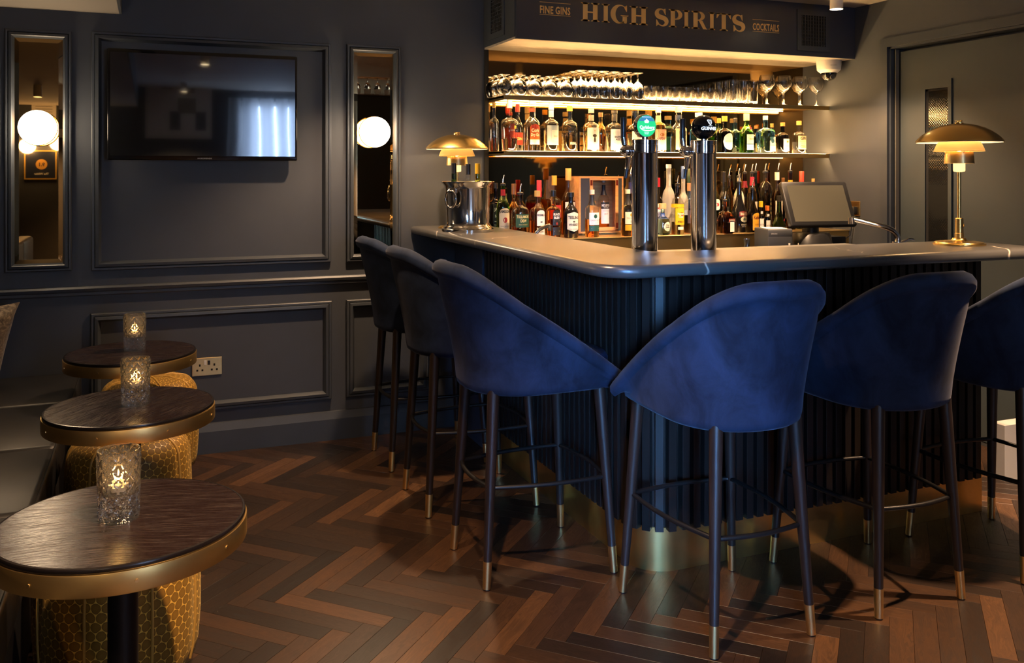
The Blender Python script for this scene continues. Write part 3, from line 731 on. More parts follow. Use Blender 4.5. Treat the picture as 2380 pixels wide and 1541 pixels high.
SP = [(1.267, 4.235, -PI/2, 'blue velvet bar stool nearest the panelled wall, at the far end of the left row'),
      (1.267, 3.640, -PI/2, 'blue velvet bar stool in the middle of the left-hand row'),
      (1.267, 2.968, -PI/2, 'blue velvet bar stool on the left side of the bar, next to its rounded corner'),
      (1.668, 2.384, 0.0, 'brightest blue velvet bar stool, on the front of the bar next to the rounded corner'),
      (2.277, 2.384, 0.0, 'dark blue velvet bar stool in the middle of the front row'),
      (2.910, 2.380, 0.0, 'dark blue velvet bar stool below the right-hand brass lamp, cut by the photo edge')]
for i, (x, y, rz, lb) in enumerate(SP):
    o = st0 if i == 0 else copy_tree(st0)
    o.location = (x, y, 0); o.rotation_euler = (0, 0, rz); o['label'] = lb
pm('edge_black', (0.008, 0.006, 0.006), 0.25)
# ---------------------------------------------------------------- round side tables
def make_table():
    t = thing('side_table', (0, 0, 0), '', 'table', 'round brass-banded side tables')
    R = 0.2575
    MB().lathe([(0, 0.628), (R-0.009, 0.628), (R-0.009, 0.640), (0, 0.64)], 96).build('table_top', 'table_oak', t, 50)
    MB().lathe([(R-0.0085, 0.628), (R-0.004, 0.628), (R-0.0025, 0.6305), (R-0.0025, 0.637), (R-0.004, 0.6395), (R-0.0085, 0.6402), (R-0.0085, 0.628)], 96).build('table_edge', 'edge_black', t, 50)
    MB().lathe([(R-0.004, 0.585), (R, 0.585), (R+0.0005, 0.587), (R+0.0005, 0.6275), (R, 0.6285), (R-0.004, 0.6285)], 96).build('brass_band', 'brass_band', t, 40)
    MB().lathe([(0, 0.588), (R-0.005, 0.588), (R-0.005, 0.626), (0, 0.626)], 64).build('underside', 'slat_wood', t, 40)
    for k in range(8):
        a = k*PI/4+0.32; c, s_ = math.cos(a), math.sin(a)
        MB().cone((c*(R-0.001), s_*(R-0.001), 0.607), (c*(R+0.0022), s_*(R+0.0022), 0.607), 0.0042, 0.0036, 10).build('screw', 'brass', t, 30)
    MB().cone((0, 0, 0.014), (0, 0, 0.59), 0.031, 0.031, 28).build('column', 'black_metal', t, 40)
    MB().lathe([(0, 0), (0.19, 0), (0.19, 0.008), (0.17, 0.014), (0.03, 0.018), (0, 0.018)], 48).build('base', 'black_metal', t, 40)
    return t
tb0 = make_table()
TABS = [(-0.0713, 4.064, 0.0, 'round dark oak side table at the back, by the panelled wall'), (-0.0565, 3.134, 0.9, 'round dark oak side table in the middle of the three'), (-0.0535, 2.1176, -0.2, 'round dark oak side table nearest the camera')]
for i, (x, y, rz, lb) in enumerate(TABS):
    o = tb0 if i == 0 else copy_tree(tb0); o.location = (x, y, 0); o.rotation_euler = (0, 0, rz); o['label'] = lb
# ---------------------------------------------------------------- cut glass candle holders
def make_candle():
    t = thing('candle_holder', (0, 0, 0), '', 'candle holder', 'cut glass candle holders on the side tables')
    n, H_ = 96, 0.15; m = MB(); rows = 56; ND = 12; per = 0.0285
    outs = []
    for j in range(rows+1):
        z = H_*j/rows; R = 0.0412+0.0038*(z/H_)
        for i in range(n):
            th = 2*PI*i/n; q = 0
            if 0.010 < z < 0.142:
                a1 = (ND*th/(2*PI)+z/per) % 1; a2 = (ND*th/(2*PI)-z/per) % 1
                q = max(abs(a1-0.5), abs(a2-0.5))*2; q = q**4*0.0034
            elif z <= 0.010: q = 0.0018*abs(math.sin(ND*th))
            outs.append(((R+q-0.0015)*math.cos(th), (R+q-0.0015)*math.sin(th), z))
    fs = [(j*n+i, j*n+(i+1) % n, (j+1)*n+(i+1) % n, (j+1)*n+i) for j in range(rows) for i in range(n)]
    fs.append(tuple(range(n-1, -1, -1))); m.add(outs, fs)
    o = len(m.v); inner = [(0.0405, H_), (0.0395, 0.12), (0.038, 0.062), (0.037, 0.058)]
    for r_, z in inner: m.v += [(r_*math.cos(2*PI*i/n), r_*math.sin(2*PI*i/n), z) for i in range(n)]
    fs = [(rows*n+i, rows*n+(i+1) % n, o+(i+1) % n, o+i) for i in range(n)]+[(o+j*n+i, o+j*n+(i+1) % n, o+(j+1)*n+(i+1) % n, o+(j+1)*n+i) for j in range(3) for i in range(n)]
    fs.append(tuple(o+3*n+i for i in range(n))); m.f += fs; m.mi += [0]*len(fs)
    m.build('glass', 'cut_glass', t, 25)
    MB().lathe([(0, 0.059), (0.0195, 0.059), (0.0195, 0.073), (0.018, 0.0735), (0, 0.073)], 24).build('tealight', 'white_plastic', t, 40)
    MB().lathe([(0, 0.077), (0.0042, 0.082), (0.0055, 0.089), (0.0038, 0.098), (0.0015, 0.107), (0, 0.111)], 14).build('flame', 'flame', t, 80)
    return t
cd0 = make_candle()
for i, ((u, v), lb) in enumerate([((313, 813), 'lit cut glass candle holder on the back side table'), ((315, 940), 'lit cut glass candle holder on the middle side table'), ((276, 1204), 'lit cut glass candle holder on the nearest side table')]):
    p = atZ(u, v, 0.64); o = cd0 if i == 0 else copy_tree(cd0); o.location = (p.x, p.y, 0.64); o['label'] = lb; o.rotation_euler = (0, 0, 0.13*i)
# ---------------------------------------------------------------- gold poufs
def make_pouf():
    t = thing('pouf', (0, 0, 0), '', 'pouf', 'gold patterned round poufs by the side tables')
    R, H_ = 0.213, 0.462; rc = 0.075; prof = [(0.0, 0.03, 0)]
    prof = [(0.0, 0.025), (0.12, 0.025), (0.17, 0.030), (0.198, 0.052), (0.207, 0.09), (R, 0.17), (R, 0.25), (0.211, 0.32), (0.207, 0.365)]
    for k in range(1, 8):
        a = k/7*PI/2; prof.append((0.207-rc*(1-math.cos(a)), 0.375+rc*math.sin(a)))
    prof += [(0.10, 0.458), (0.06, 0.461), (0.025, 0.460), (0.0, 0.456)]
    n = 96; lob = lambda th: 1-0.030*(abs(math.cos(4*th)))**10
    m = MB(); m.lathe(prof, n, fn=lambda r_, a: (r_*lob(a)*math.cos(a), r_*lob(a)*math.sin(a)))
    # uv in metres: u round the circumference, v along the profile
    uv = []; arc_ = [0]
    for i in range(1, len(prof)): arc_.append(arc_[-1]+math.hypot(prof[i][0]-prof[i-1][0], prof[i][1]-prof[i-1][1]))
    for i, (r_, z) in enumerate(prof):
        if r_ < 1e-6: uv.append((0, arc_[i]))
        else: uv += [(abs(((2*PI*k/n+PI) % (2*PI))-PI)*R, arc_[i]) for k in range(n)]
    m.uv = uv; m.build('body', 'pouf_fabric', t, 60)
    first = None
    pts = [(r_*0.972+0.0015, 0, z) for r_, z in prof[3:-1] if True]
    mbp = MB().tube(pts, 0.0042, 8)
    for k in range(8):
        if first is None: o = first = mbp.build('piping', 'pouf_piping', t, 60)
        else: o = link('piping', first.data, t)
        o.rotation_euler = (0, 0, k*PI/4)
    MB().lathe([(0, 0.449), (0.014, 0.452), (0.016, 0.460), (0.010, 0.466), (0, 0.467)], 16).build('button', 'pouf_piping', t, 60)
    for k in range(4):
        a = PI/4+k*PI/2; MB().cone((0.13*math.cos(a), 0.13*math.sin(a), 0), (0.13*math.cos(a), 0.13*math.sin(a), 0.032), 0.012, 0.016, 10).build('foot', 'black_plastic', t, 40)
    return t
pf0 = make_pouf()
for i, (x, y, rz, lb) in enumerate([(-0.001, 4.412, 0.28, 'gold patterned pouf at the back, against the panelled wall below the socket'), (-0.068, 3.50, 0.16, 'gold patterned pouf in the middle, behind the middle side table'), (-0.0785, 2.69, 0.42, 'gold patterned pouf nearest the camera, behind the nearest side table')]):
    o = pf0 if i == 0 else copy_tree(pf0); o.location = (x, y, 0); o.rotation_euler = (0, 0, rz); o['label'] = lb
# ---------------------------------------------------------------- leather banquette along the left wall
sf = thing('banquette', (-0.8, 2.6, 0), 'long black leather banquette along the left wall, beside the side tables', 'sofa')
ys = [4.66, 4.07, 3.43, 2.79, 2.15, 1.51, 0.9]
for i in range(len(ys)-1):
    lo(MB().rbox(-0.93, -0.296, ys[i+1]+0.001, ys[i]-0.001, 0.30, 0.452, 0.022, 3), sf).build('seat_cushion', 'black_leather', sf, 50)
    lo(MB().rbox(-1.02, -0.90, ys[i+1]+0.001, ys[i]-0.001, 0.44, 0.86, 0.03, 3), sf).build('back_cushion', 'black_leather', sf, 50)
lo(MB().rbox(-0.97, -0.315, 0.9, 4.65, 0.03, 0.305, 0.01, 2), sf).build('base', 'black_leather', sf, 50)
lo(MB().box(XL+0.002, -1.0, 0.9, 4.65, 0.0, 0.82), sf).build('back_ledge', 'trim_paint', sf)
lo(MB().tube([(-0.300, 0.93, 0.446), (-0.300, 4.64, 0.446)], 0.0032, 6), sf).build('seam_piping', 'black_leather', sf, 60)
# cushion leaning at the far end
def pillow(w_, h_, d_):
    n = 16; m = MB(); vs = []
    for side in (1, -1):
        for j in range(n+1):
            for i in range(n+1):
                a, b_ = i/n*2-1, j/n*2-1; pin = 1-0.10*(1-abs(a*a))*(b_*b_) ; pin2 = 1-0.10*(1-abs(b_*b_))*(a*a)
                k = max(0, (1-a**4)*(1-b_**4))**0.6
                vs.append((a*w_/2*pin2, side*d_/2*k, b_*h_/2*pin))
    N1 = (n+1)**2
    fs = [(j*(n+1)+i, j*(n+1)+i+1, (j+1)*(n+1)+i+1, (j+1)*(n+1)+i) for j in range(n) for i in range(n)]
    fs += [tuple(N1+k for k in reversed(f)) for f in fs]
    b = bmesh.new(); m.add(vs, fs); return m
cu = pillow(0.40, 0.40, 0.13).build('cushion', 'crushed_velvet', None, 70)
cu.location = (-0.735, 4.40, 0.640); cu.rotation_euler = (0.30, math.radians(4), math.radians(38))
tag(cu, 'crushed brown velvet cushion on the far end of the banquette, at the left photo edge', 'cushion')
# ---------------------------------------------------------------- television
pTL, pBR = atY(250, 113, YB-0.075), atY(691, 373, YB-0.075); tvx0, tvx1, tvz0, tvz1 = -0.1845, 0.6915, 1.447, 1.9735
tv = thing('television', (0.25, YB, 1.7), 'black flat screen television hung inside the panel moulding', 'television')
lo(MB().rbox(tvx0, tvx1, YB-0.078, YB-0.045, tvz0, tvz1, 0.006, 3), tv).build('bezel', 'black_gloss', tv, 40)
lo(MB().rbox(tvx0+0.1, tvx1-0.1, YB-0.046, YB-0.02, tvz0+0.08, tvz1-0.1, 0.01, 2), tv).build('rear_housing', 'black_plastic', tv, 40)
lo(MB().box(0.12, 0.38, YB-0.022, YB, 1.6, 1.85), tv).build('wall_bracket', 'black_metal', tv)
lo(MB().box(tvx0+0.013, tvx1-0.011, YB-0.0796, YB-0.0775, tvz0+0.021, tvz1-0.018), tv).build('screen', 'tv_screen', tv)
v2, f2, _ = text2d('NORDMENDE', 0.0058, 0, 1.25)
xm = atY(476, 366, YB-0.08).x
lo(MB().add([(xm+a, YB-0.0786, tvz0+0.0065+b) for a, b in v2], f2), tv).build('lettering', 'white_plastic', tv)
# ---------------------------------------------------------------- tall mirrors with globe lamps
MPROF = [(0, 0), (0, 0.018), (0.005, 0.022), (0.012, 0.022), (0.014, 0.017), (0.017, 0.026), (0.028, 0.030), (0.032, 0.026), (0.0385, 0.007), (0.0385, 0)]
def mirror(x0, x1, z0, z1, label, lab2, gx_, gz_):
    t = thing('wall_mirror', ((x0+x1)/2, YB, z0), label, 'mirror', 'tall mirrors on the panelled wall')
    lo(frame_loop(MB(), x0, x1, z0, z1, MPROF), t).build('frame', 'trim_paint', t)
    i0, bv = 0.037, 0.020
    g = MB().add([(x0+i0, YB-0.004, z0+i0), (x1-i0, YB-0.004, z0+i0), (x1-i0, YB-0.004, z1-i0), (x0+i0, YB-0.004, z1-i0),
                  (x0+i0+bv, YB-0.0062, z0+i0+bv), (x1-i0-bv, YB-0.0062, z0+i0+bv), (x1-i0-bv, YB-0.0062, z1-i0-bv), (x0+i0+bv, YB-0.0062, z1-i0-bv)],
                 [(0, 1, 5, 4), (1, 2, 6, 5), (2, 3, 7, 6), (3, 0, 4, 7), (4, 5, 6, 7)])
    lo(g, t).build('mirror_glass', 'bronze_mirror', t)
    s_ = thing('wall_lamp', (gx_, YB-0.006, gz_), lab2, 'wall lamp', 'globe lamps on the tall mirrors')
    MB().cone((0, 0, 0), (0, -0.018, 0), 0.045, 0.045, 28).build('back_plate', 'polished_brass', s_, 40)
    MB().cone((0, -0.018, 0), (0, -0.03, 0), 0.050, 0.050, 24).build('collar', 'polished_brass', s_, 40)
    MB().sphere((0, -0.079, 0), 0.0790, 36, 20).build('globe', 'globe_glass', s_, 80)
    MB().tube([(0.0795*math.cos(2*PI*i/48), -0.062, 0.0795*math.sin(2*PI*i/48)) for i in range(48)], 0.0032, 8, True).build('rim_ring', 'polished_brass', s_, 60)
mirror(-0.615, -0.338, 0.928, 2.048, 'tall mirror with angled glass edges left of the television', 'glowing globe lamp on the mirror left of the television', atY(87, 295, YB-0.085).x, 1.593)
mirror(0.956, 1.246, 0.920, 2.059, 'tall mirror with angled glass edges between the television and the bar', 'glowing globe lamp on the mirror between television and bar', atY(872, 306, YB-0.085).x, 1.599)
# ---------------------------------------------------------------- sockets
def socket(loc, rz, w_, h_, label, plug=False):
    t = thing('wall_socket', loc, label, 'socket', None, rz)
    MB().rbox(-w_/2, w_/2, -0.006, 0, -h_/2, h_/2, 0.0015, 1).build('face_plate', 'brass', t)
    if w_ > 0.1:
        for sx in (-1, 1):
            o = MB(); cx_ = sx*0.034
            o.box(cx_-0.004, cx_+0.004, -0.0068, -0.005, 0.002, 0.013).box(cx_-0.0165, cx_-0.0075, -0.0068, -0.005, -0.021, -0.012).box(cx_+0.0075, cx_+0.0165, -0.0068, -0.005, -0.021, -0.012)
            o.build('pin_hole', 'dark_gap', t)
            MB().rbox(sx*0.0085-0.006, sx*0.0085+0.006, -0.0085, -0.005, 0.008, 0.030, 0.001, 1).build('rocker_switch', 'white_plastic' if sx < 0 else 'black_plastic', t)
            MB().cone((sx*0.060, -0.0055, 0), (sx*0.060, -0.0072, 0), 0.0035, 0.003, 10).build('screw', 'brass', t)
    else:
        MB().rbox(-0.026, 0.026, -0.034, -0.005, -0.035, 0.012, 0.006, 2).build('plug', 'black_plastic', t, 40)
        MB().tube([(0, -0.02, -0.034), (0, -0.022, -0.08), (-0.01, -0.03, -0.16), (-0.05, -0.06, -0.2)], 0.0035, 6).build('cable', 'black_plastic', t, 60)
socket((0.2635, YB, 0.428), 0, 0.141, 0.088, 'double brass socket on the lower wall beside the back pouf')
socket((XR, 4.21, 1.172), -PI/2, 0.086, 0.086, 'single brass socket with a black plug right of the till screen')
# ---------------------------------------------------------------- spot cans on the ceilings
for i, (x, y, e, ang) in enumerate(DOWN):
    zc_ = ZB if x < XBULK else ZC
    lb = ['white can spotlight at the corner above the right end of the bar canopy', 'white can spotlight over the right end of the bar', 'added white can spotlight lighting the bottles from the bartender side', 'white can spotlight over the floor near the side tables',
          'white can spotlight close to the panelled wall', 'white can spotlight over the middle of the floor', 'added white can spotlight lighting the wall near the curtained window', 'white can spotlight over the near end of the banquette'][i]
    t = thing('spotlight', (x, y, zc_), lb, 'spotlight', 'white can spotlights on the ceiling')
    MB().cone((0, 0, 0), (0, 0, -0.105), 0.034, 0.034, 24, caps=False).cone((0, 0, -0.0005), (0, 0, -0.002), 0.034, 0.034, 24).build('can', 'white_plastic', t, 40)
    MB().cone((0, 0, -0.094), (0, 0, -0.097), 0.030, 0.030, 20).build('lens', 'can_glow', t, 40)
    light('spot_beam', 'SPOT', (x, y, zc_-0.108), e, WARM, (x, y, 0), spot_size=math.radians(ang), spot_blend=0.6, shadow_soft_size=0.028)
# ---------------------------------------------------------------- domed security camera
t = thing('security_camera', (3.848, 4.349, CZ0), 'white dome security camera hung under the right end of the canopy', 'camera')
MB().lathe([(0, 0), (0.074, 0), (0.0745, -0.004), (0.070, -0.055), (0.066, -0.060), (0.050, -0.074), (0.046, -0.075), (0, -0.074)], 36).build('housing', 'white_plastic', t, 35)
MB().lathe([(0.046, -0.074), (0.0455, -0.085), (0.041, -0.100), (0.030, -0.113), (0.016, -0.120), (0, -0.122)], 28).build('dome', 'black_gloss', t, 60)
MB().cone((-0.006, -0.036, -0.098), (-0.007, -0.042, -0.101), 0.016, 0.014, 16).build('lens', 'grey_plastic', t, 40)
v2, f2, _ = text2d('HIKVISION', 0.005, 0, 1.1)
MB().add([(0.0725*math.sin(a/0.0725-0.35), -0.0725*math.cos(a/0.0725-0.35), -0.036+b) for a, b in v2], f2).build('lettering', 'black_plastic', t)
# ---------------------------------------------------------------- brass table lamps
def make_lamp(label, loc):
    t = thing('table_lamp', loc, label, 'table lamp', 'layered brass table lamps on the worktop')
    # heights from the foot: base 0, pole, socket tube, three shades, dome top 0.49
    MB().lathe([(0, 0), (0.094, 0), (0.095, 0.003), (0.094, 0.006), (0.088, 0.007), (0.086, 0.010), (0.060, 0.013), (0.030, 0.016), (0.026, 0.019), (0.024, 0.024), (0, 0.024)], 48).build('base', 'polished_brass', t, 40)
    MB().lathe([(0.0165, 0.022), (0.0165, 0.040), (0.0150, 0.041), (0.0150, 0.092), (0.013, 0.094), (0, 0.094)], 24).build('switch_tube', 'polished_brass', t, 40)
    MB().sphere((0.018, -0.004, 0.068), 0.0052, 12, 8).build('switch_knob', 'polished_brass', t, 60)
    MB().cone((0, 0, 0.09), (0, 0, 0.262), 0.0068, 0.0068, 16).build('pole', 'polished_brass', t, 40)
    MB().lathe([(0.008, 0.256), (0.0205, 0.258), (0.0215, 0.262), (0.0215, 0.288), (0, 0.288)], 24).build('diffuser', 'lamp_diffuser', t, 40)
    # lower shade: brass tube, slightly flared
    MB().lathe([(0.0530, 0.286), (0.0545, 0.286), (0.0500, 0.326), (0.0485, 0.326)], 40).lathe([(0.0485, 0.326), (0.0530, 0.286)], 40).build('lower_shade', 'brass', t, 40)
    # middle shade: cream flared bowl
    prof = [(0.092, 0.329), (0.0905, 0.3305), (0.088, 0.338), (0.081, 0.352), (0.074, 0.361), (0.066, 0.366), (0.052, 0.368)]
    MB().lathe(prof+[(r_-0.0012, z-0.0012) for r_, z in reversed(prof)]+[prof[0]], 48).build('middle_shade', 'lamp_cream', t, 60)
    # dome
    dome = [(0.1560, 0.361), (0.1572, 0.3635), (0.152, 0.370), (0.138, 0.383), (0.115, 0.399), (0.088, 0.412), (0.058, 0.421), (0.028, 0.4255), (0, 0.427)]
    MB().lathe(dome, 64).build('dome_shade', 'polished_brass', t, 60)
    MB().lathe([(r_*0.993-0.0008, z-0.0016) for r_, z in dome[:-1]]+[(0, 0.4254)], 64).build('dome_lining', 'lamp_white', t, 60)
    MB().lathe([(0, 0.425), (0.016, 0.427), (0.016, 0.430), (0.006, 0.431), (0.006, 0.434), (0, 0.434)], 20).build('top_nut', 'polished_brass', t, 40)
    for k in range(3):
        a = k*2*PI/3; MB().rbox(-0.002, 0.016, -0.0035, 0.0035, 0.4335, 0.4375, 0.001, 1).xf(Matrix.Rotation(a+0.3, 4, 'Z')).build('finial_wing', 'polished_brass', t, 40)
        MB().cone((0.050*math.cos(a), 0.050*math.sin(a), 0.322), (0.085*math.cos(a), 0.085*math.sin(a), 0.404), 0.0014, 0.0014, 6).build('stay', 'brass', t)
    MB().sphere((0, 0, 0.352), 0.024, 16, 10).build('bulb', 'bulb', t, 80)
    t.scale = (1.025, 1.025, 1.135)
    light('lamp_bulb', 'POINT', (loc[0], loc[1], loc[2]+0.437), 1.5, (1.0, 0.64, 0.30), None, shadow_soft_size=0.012)
    light('lamp_bulb', 'POINT', (loc[0], loc[1], loc[2]+0.347), 0.5, (1.0, 0.64, 0.30), None, shadow_soft_size=0.012)
    return t
make_lamp('brass table lamp with layered shades on the right end of the worktop', (3.003, 2.652, 1.10))
make_lamp('brass table lamp with layered shades behind the silver wine bucket', (atY(1062, 400, 4.405).x, 4.405, 1.10))
# ---------------------------------------------------------------- silver wine bucket and its bottles
bk = thing('wine_bucket', (1.4505, 4.165, 1.10), 'polished silver wine bucket with ring handles on the worktop', 'wine bucket')
ov = lambda k: (lambda r_, a: (r_*k*math.cos(a), r_*math.sin(a)))
MB().lathe([(0, 0), (0.124, 0), (0.1245, 0.011), (0.116, 0.014), (0.114, 0.020), (0.106, 0.025), (0.103, 0.032), (0.1005, 0.038), (0.103, 0.10), (0.107, 0.185), (0.110, 0.196), (0.122, 0.208), (0.126, 0.215), (0.124, 0.2165), (0.116, 0.207), (0.1055, 0.192), (0.100, 0.10), (0.098, 0.04), (0, 0.036)], 64).build('bucket_body', 'silver', bk, 45)
for sx in (-1, 1):
    MB().rbox(sx*0.118-0.018, sx*0.118+0.018, -0.016, 0.016, 0.165, 0.190, 0.004, 2).build('handle_lug', 'silver', bk, 40)
    pts = [(sx*0.134+0.004*math.cos(a), 0.033*math.cos(a), 0.142+0.036*math.sin(a)) for a in [2*PI*i/28 for i in range(28)]]
    MB().tube(pts, 0.0052, 8, True).build('ring_handle', 'silver', bk, 60)
bk.rotation_euler = (0, 0, 0.62)
# ---------------------------------------------------------------- bottles: body, cap, label with lettering
def se(r_, a, p=4.5):    # rounded square section
    c, s_ = math.cos(a), math.sin(a); k = (abs(c)**p+abs(s_)**p)**(-1/p); return (r_*k*c, r_*k*s_)
SHAPES = {  # (radius fraction, height fraction) up to the neck top
 'round': [(0, 0), (0.90, 0), (1, 0.02), (1, 0.56), (0.97, 0.62), (0.80, 0.69), (0.50, 0.755), (0.36, 0.80), (0.33, 0.86), (0.33, 0.985), (0.37, 0.987), (0.37, 1.0), (0, 1.0)],
 'wine': [(0, 0), (0.92, 0), (1, 0.015), (1, 0.56), (0.95, 0.62), (0.70, 0.70), (0.46, 0.77), (0.40, 0.83), (0.37, 1.0), (0, 1.0)],
 'flat': [(0, 0), (0.92, 0), (1, 0.02), (1, 0.60), (0.96, 0.66), (0.80, 0.70), (0.45, 0.73), (0.34, 0.75), (0.32, 0.80), (0.32, 1.0), (0, 1.0)],
 'taper': [(0, 0), (0.78, 0), (0.84, 0.02), (1.0, 0.58), (0.97, 0.64), (0.80, 0.695), (0.42, 0.725), (0.30, 0.745), (0.28, 0.80), (0.28, 1.0), (0, 1.0)],
 'tall': [(0, 0), (0.92, 0), (1, 0.015), (1, 0.52), (0.96, 0.58), (0.78, 0.64), (0.48, 0.69), (0.40, 0.73), (0.38, 1.0), (0, 1.0)],
 'squat': [(0, 0), (0.86, 0), (1, 0.04), (1, 0.45), (0.92, 0.56), (0.70, 0.64), (0.34, 0.69), (0.27, 0.72), (0.27, 1.0), (0, 1.0)],
 'bell': [(0, 0), (0.92, 0), (1, 0.02), (1, 0.40), (0.93, 0.47), (0.66, 0.57), (0.44, 0.67), (0.36, 0.76), (0.32, 1.0), (0, 1.0)],
 'cone': [(0, 0), (0.94, 0), (1, 0.02), (1, 0.14), (0.90, 0.24), (0.62, 0.42), (0.42, 0.56), (0.32, 0.70), (0.28, 1.0), (0, 1.0)],
 'orb': [(0, 0), (0.86, 0), (1, 0.02), (0.80, 0.40), (0.74, 0.48), (0.90, 0.58), (1.0, 0.67), (0.96, 0.75), (0.72, 0.81), (0.40, 0.84), (0.34, 0.87), (0.34, 1.0), (0, 1.0)],
}
NB = {}
def bottle(label, group, u, vt, Y, wpx, z0, shape, up, low=None, fill=0.0, sq=False, cap=None, caph=0.10, capk=1.15, pour=False, labs=(), band=None, name='bottle', cat='bottle', vb=None):
    p = atY(u, 400, Y); zc = depth(p.x, Y); R = wpx*zc/FPX/2*0.98
    top = atY(u, vt, Y).z; Htot = top-z0
    capm = Htot*caph if cap and not pour else (0.055 if pour else 0)
    H = Htot-(capm*0.8 if cap and not pour else capm)
    t = thing(name, (p.x, Y, z0), label, cat, group)
    prof = SHAPES[shape]; pts = []; mis = []
    if fill > 0 and low:
        out = []
        for i in range(len(prof)-1):
            (r0, h0), (r1, h1) = prof[i], prof[i+1]; out.append(prof[i])
            if h0 < fill < h1: k = (fill-h0)/(h1-h0); out.append((r0+(r1-r0)*k, fill))
        out.append(prof[-1]); prof = out
    pts = [(r_*R, h*H) for r_, h in prof]
    mis = [1 if (low and fill > 0 and prof[i+1][1] <= fill+1e-6) else 0 for i in range(len(prof)-1)]
    nk = prof[-2][0]*R; shr = 0.5
    if sq:
        rb = R
        fn = lambda r_, a: (se(r_, a) if r_ > rb*0.5 else (r_*math.cos(a), r_*math.sin(a)))
    else: fn = None
    MB().lathe(pts, 24, fn=fn, mis=mis).build('glass', [up, low or up], t, 42)
    if cap and not pour:
        cm = cap if cap in MATS else solid(cap, 0.4).name
        MB().lathe([(0, H-capm*0.2-0.001), (nk*capk, H-capm*0.2-0.001), (nk*capk, H+capm*0.78), (nk*capk*0.92, H+capm*0.8), (0, H+capm*0.8)], 18).build('cap', cm, t, 40)
    if pour:
        cm = cap if (cap and cap in MATS) else solid(cap or '#1a1a1a', 0.4).name
        MB().lathe([(0, H-0.002), (nk*1.12, H-0.002), (nk*1.12, H+0.008), (nk*0.6, H+0.012), (0, H+0.012)], 16).build('pourer_collar', 'black_plastic', t, 40)
        MB().tube([(0, 0, H+0.010), (0, 0, H+0.022), (0.003, 0, H+0.036), (0.008, 0, H+0.055)], [0.0045, 0.0042, 0.0038, 0.0032], 8).build('pourer_spout', 'chrome', t, 50)
    if band:
        h0, h1, colr = band; bm_ = colr if colr in MATS else solid(colr, 0.45).name
        ri = lambda h: next((prof[i][0]+(prof[i+1][0]-prof[i][0])*((h-prof[i][1])/max(1e-6, prof[i+1][1]-prof[i][1])) for i in range(len(prof)-1) if prof[i][1] <= h <= prof[i+1][1] and prof[i+1][1] > prof[i][1]), prof[-2][0])
        MB().lathe([(ri(h0)*R+0.0008, h0*H), (ri((h0+h1)/2)*R+0.0008, (h0+h1)/2*H), (ri(h1)*R+0.0008, h1*H)], 20).build('neck_band', bm_, t, 50)
    for lb in labs:
        h0, h1, wf, colr = lb[:4]; texts = lb[4] if len(lb) > 4 else (); off = lb[5] if len(lb) > 5 else 0.0
        # radius at the label's height
        hm = (h0+h1)/2; Rl = R
        for i in range(len(prof)-1):
            if prof[i][1] <= hm <= prof[i+1][1] and prof[i+1][1] > prof[i][1]:
                Rl = R*(prof[i][0]+(prof[i+1][0]-prof[i][0])*(hm-prof[i][1])/(prof[i+1][1]-prof[i][1]))
        hw = wf*R
        def place(x, z, d):
            if sq: return (x, -Rl-d, z)
            a = x/Rl; return ((Rl+d)*math.sin(a), -(Rl+d)*math.cos(a), z)
        lo_ = None
        if colr is not None:
            mt = colr if colr in MATS else solid(colr, 0.55).name
            n = 1 if sq else 12; m = MB(); vs = []
            kind = lb[6] if len(lb) > 6 else 'rect'
            for i in range(n+1):
                x = -hw+2*hw*i/n; q = abs(x)/hw
                zt, zb = h1*H, h0*H
                if kind == 'arch': zt = (h0+(h1-h0)*(0.80+0.20*math.sqrt(max(0, 1-q*q))))*H
                if kind == 'oval': c_ = math.sqrt(max(0.0004, 1-q*q)); zt = (hm+(h1-h0)/2*c_)*H; zb = (hm-(h1-h0)/2*c_)*H
                if kind == 'shield': zb = (h0+(h1-h0)*0.12*(q))*H; zt = (h1-(h1-h0)*0.10*q)*H
                vs += [place(x+off*R, zb, 0.0007), place(x+off*R, zt, 0.0007)]
            m.add(vs, [(2*i, 2*i+2, 2*i+3, 2*i+1) for i in range(n)]); lo_ = m.build('label', mt, t, 60)
        for s_, zf, hf, tc, *rest_ in texts:
            bold = rest_[0] if rest_ else 1; wfit = rest_[1] if len(rest_) > 1 else None
            if s_ == 'dot':
                n = 14; v2 = [(math.cos(2*PI*i/n)*hf*H, math.sin(2*PI*i/n)*hf*H*(rest_[0] if rest_ else 1)) for i in range(n)]; f2 = [tuple(range(n))]; z_ = zf*H
            elif s_ == 'bar':
                w2 = rest_[0]*R; v2 = [(-w2, -hf*H/2), (w2, -hf*H/2), (w2, hf*H/2), (-w2, hf*H/2)]; f2 = [(0, 1, 2, 3)]; z_ = zf*H
            else:
                v2, f2, W2 = text2d(s_, hf*H, bold, 1.0); z_ = zf*H
                wmax = (wfit or 0.86)*2*hw
                if W2 > wmax or wfit: v2 = [(a*wmax/W2, b) for a, b in v2]
            MB().add([place(a+off*R, z_+b, 0.0013) for a, b in v2], f2).build('lettering', solid(tc, 0.5), lo_ or t)
    return t
# wine in the bucket
for u, vt, Yw, shp, gl_, cap, ch, lb in ((1055, 379, 4.16, 'wine', 'g_dkgreen', '#15161a', 0.17, 'green wine bottle with a black screw cap, left in the silver bucket'), (1088, 381, 4.13, 'wine', 'g_clear', '#15161a', 0.18, 'clear wine bottle with a black screw cap, middle of the silver bucket'), (1110, 380, 4.19, 'wine', 'g_olive', '#b89214', 0.17, 'green wine bottle with a yellow screw cap, right in the silver bucket')):
    bottle(lb, 'wine bottles in the silver bucket', u, vt, Yw, 30, 1.142, shp, gl_, cap=cap, caph=ch, capk=1.12, name='wine_bottle')
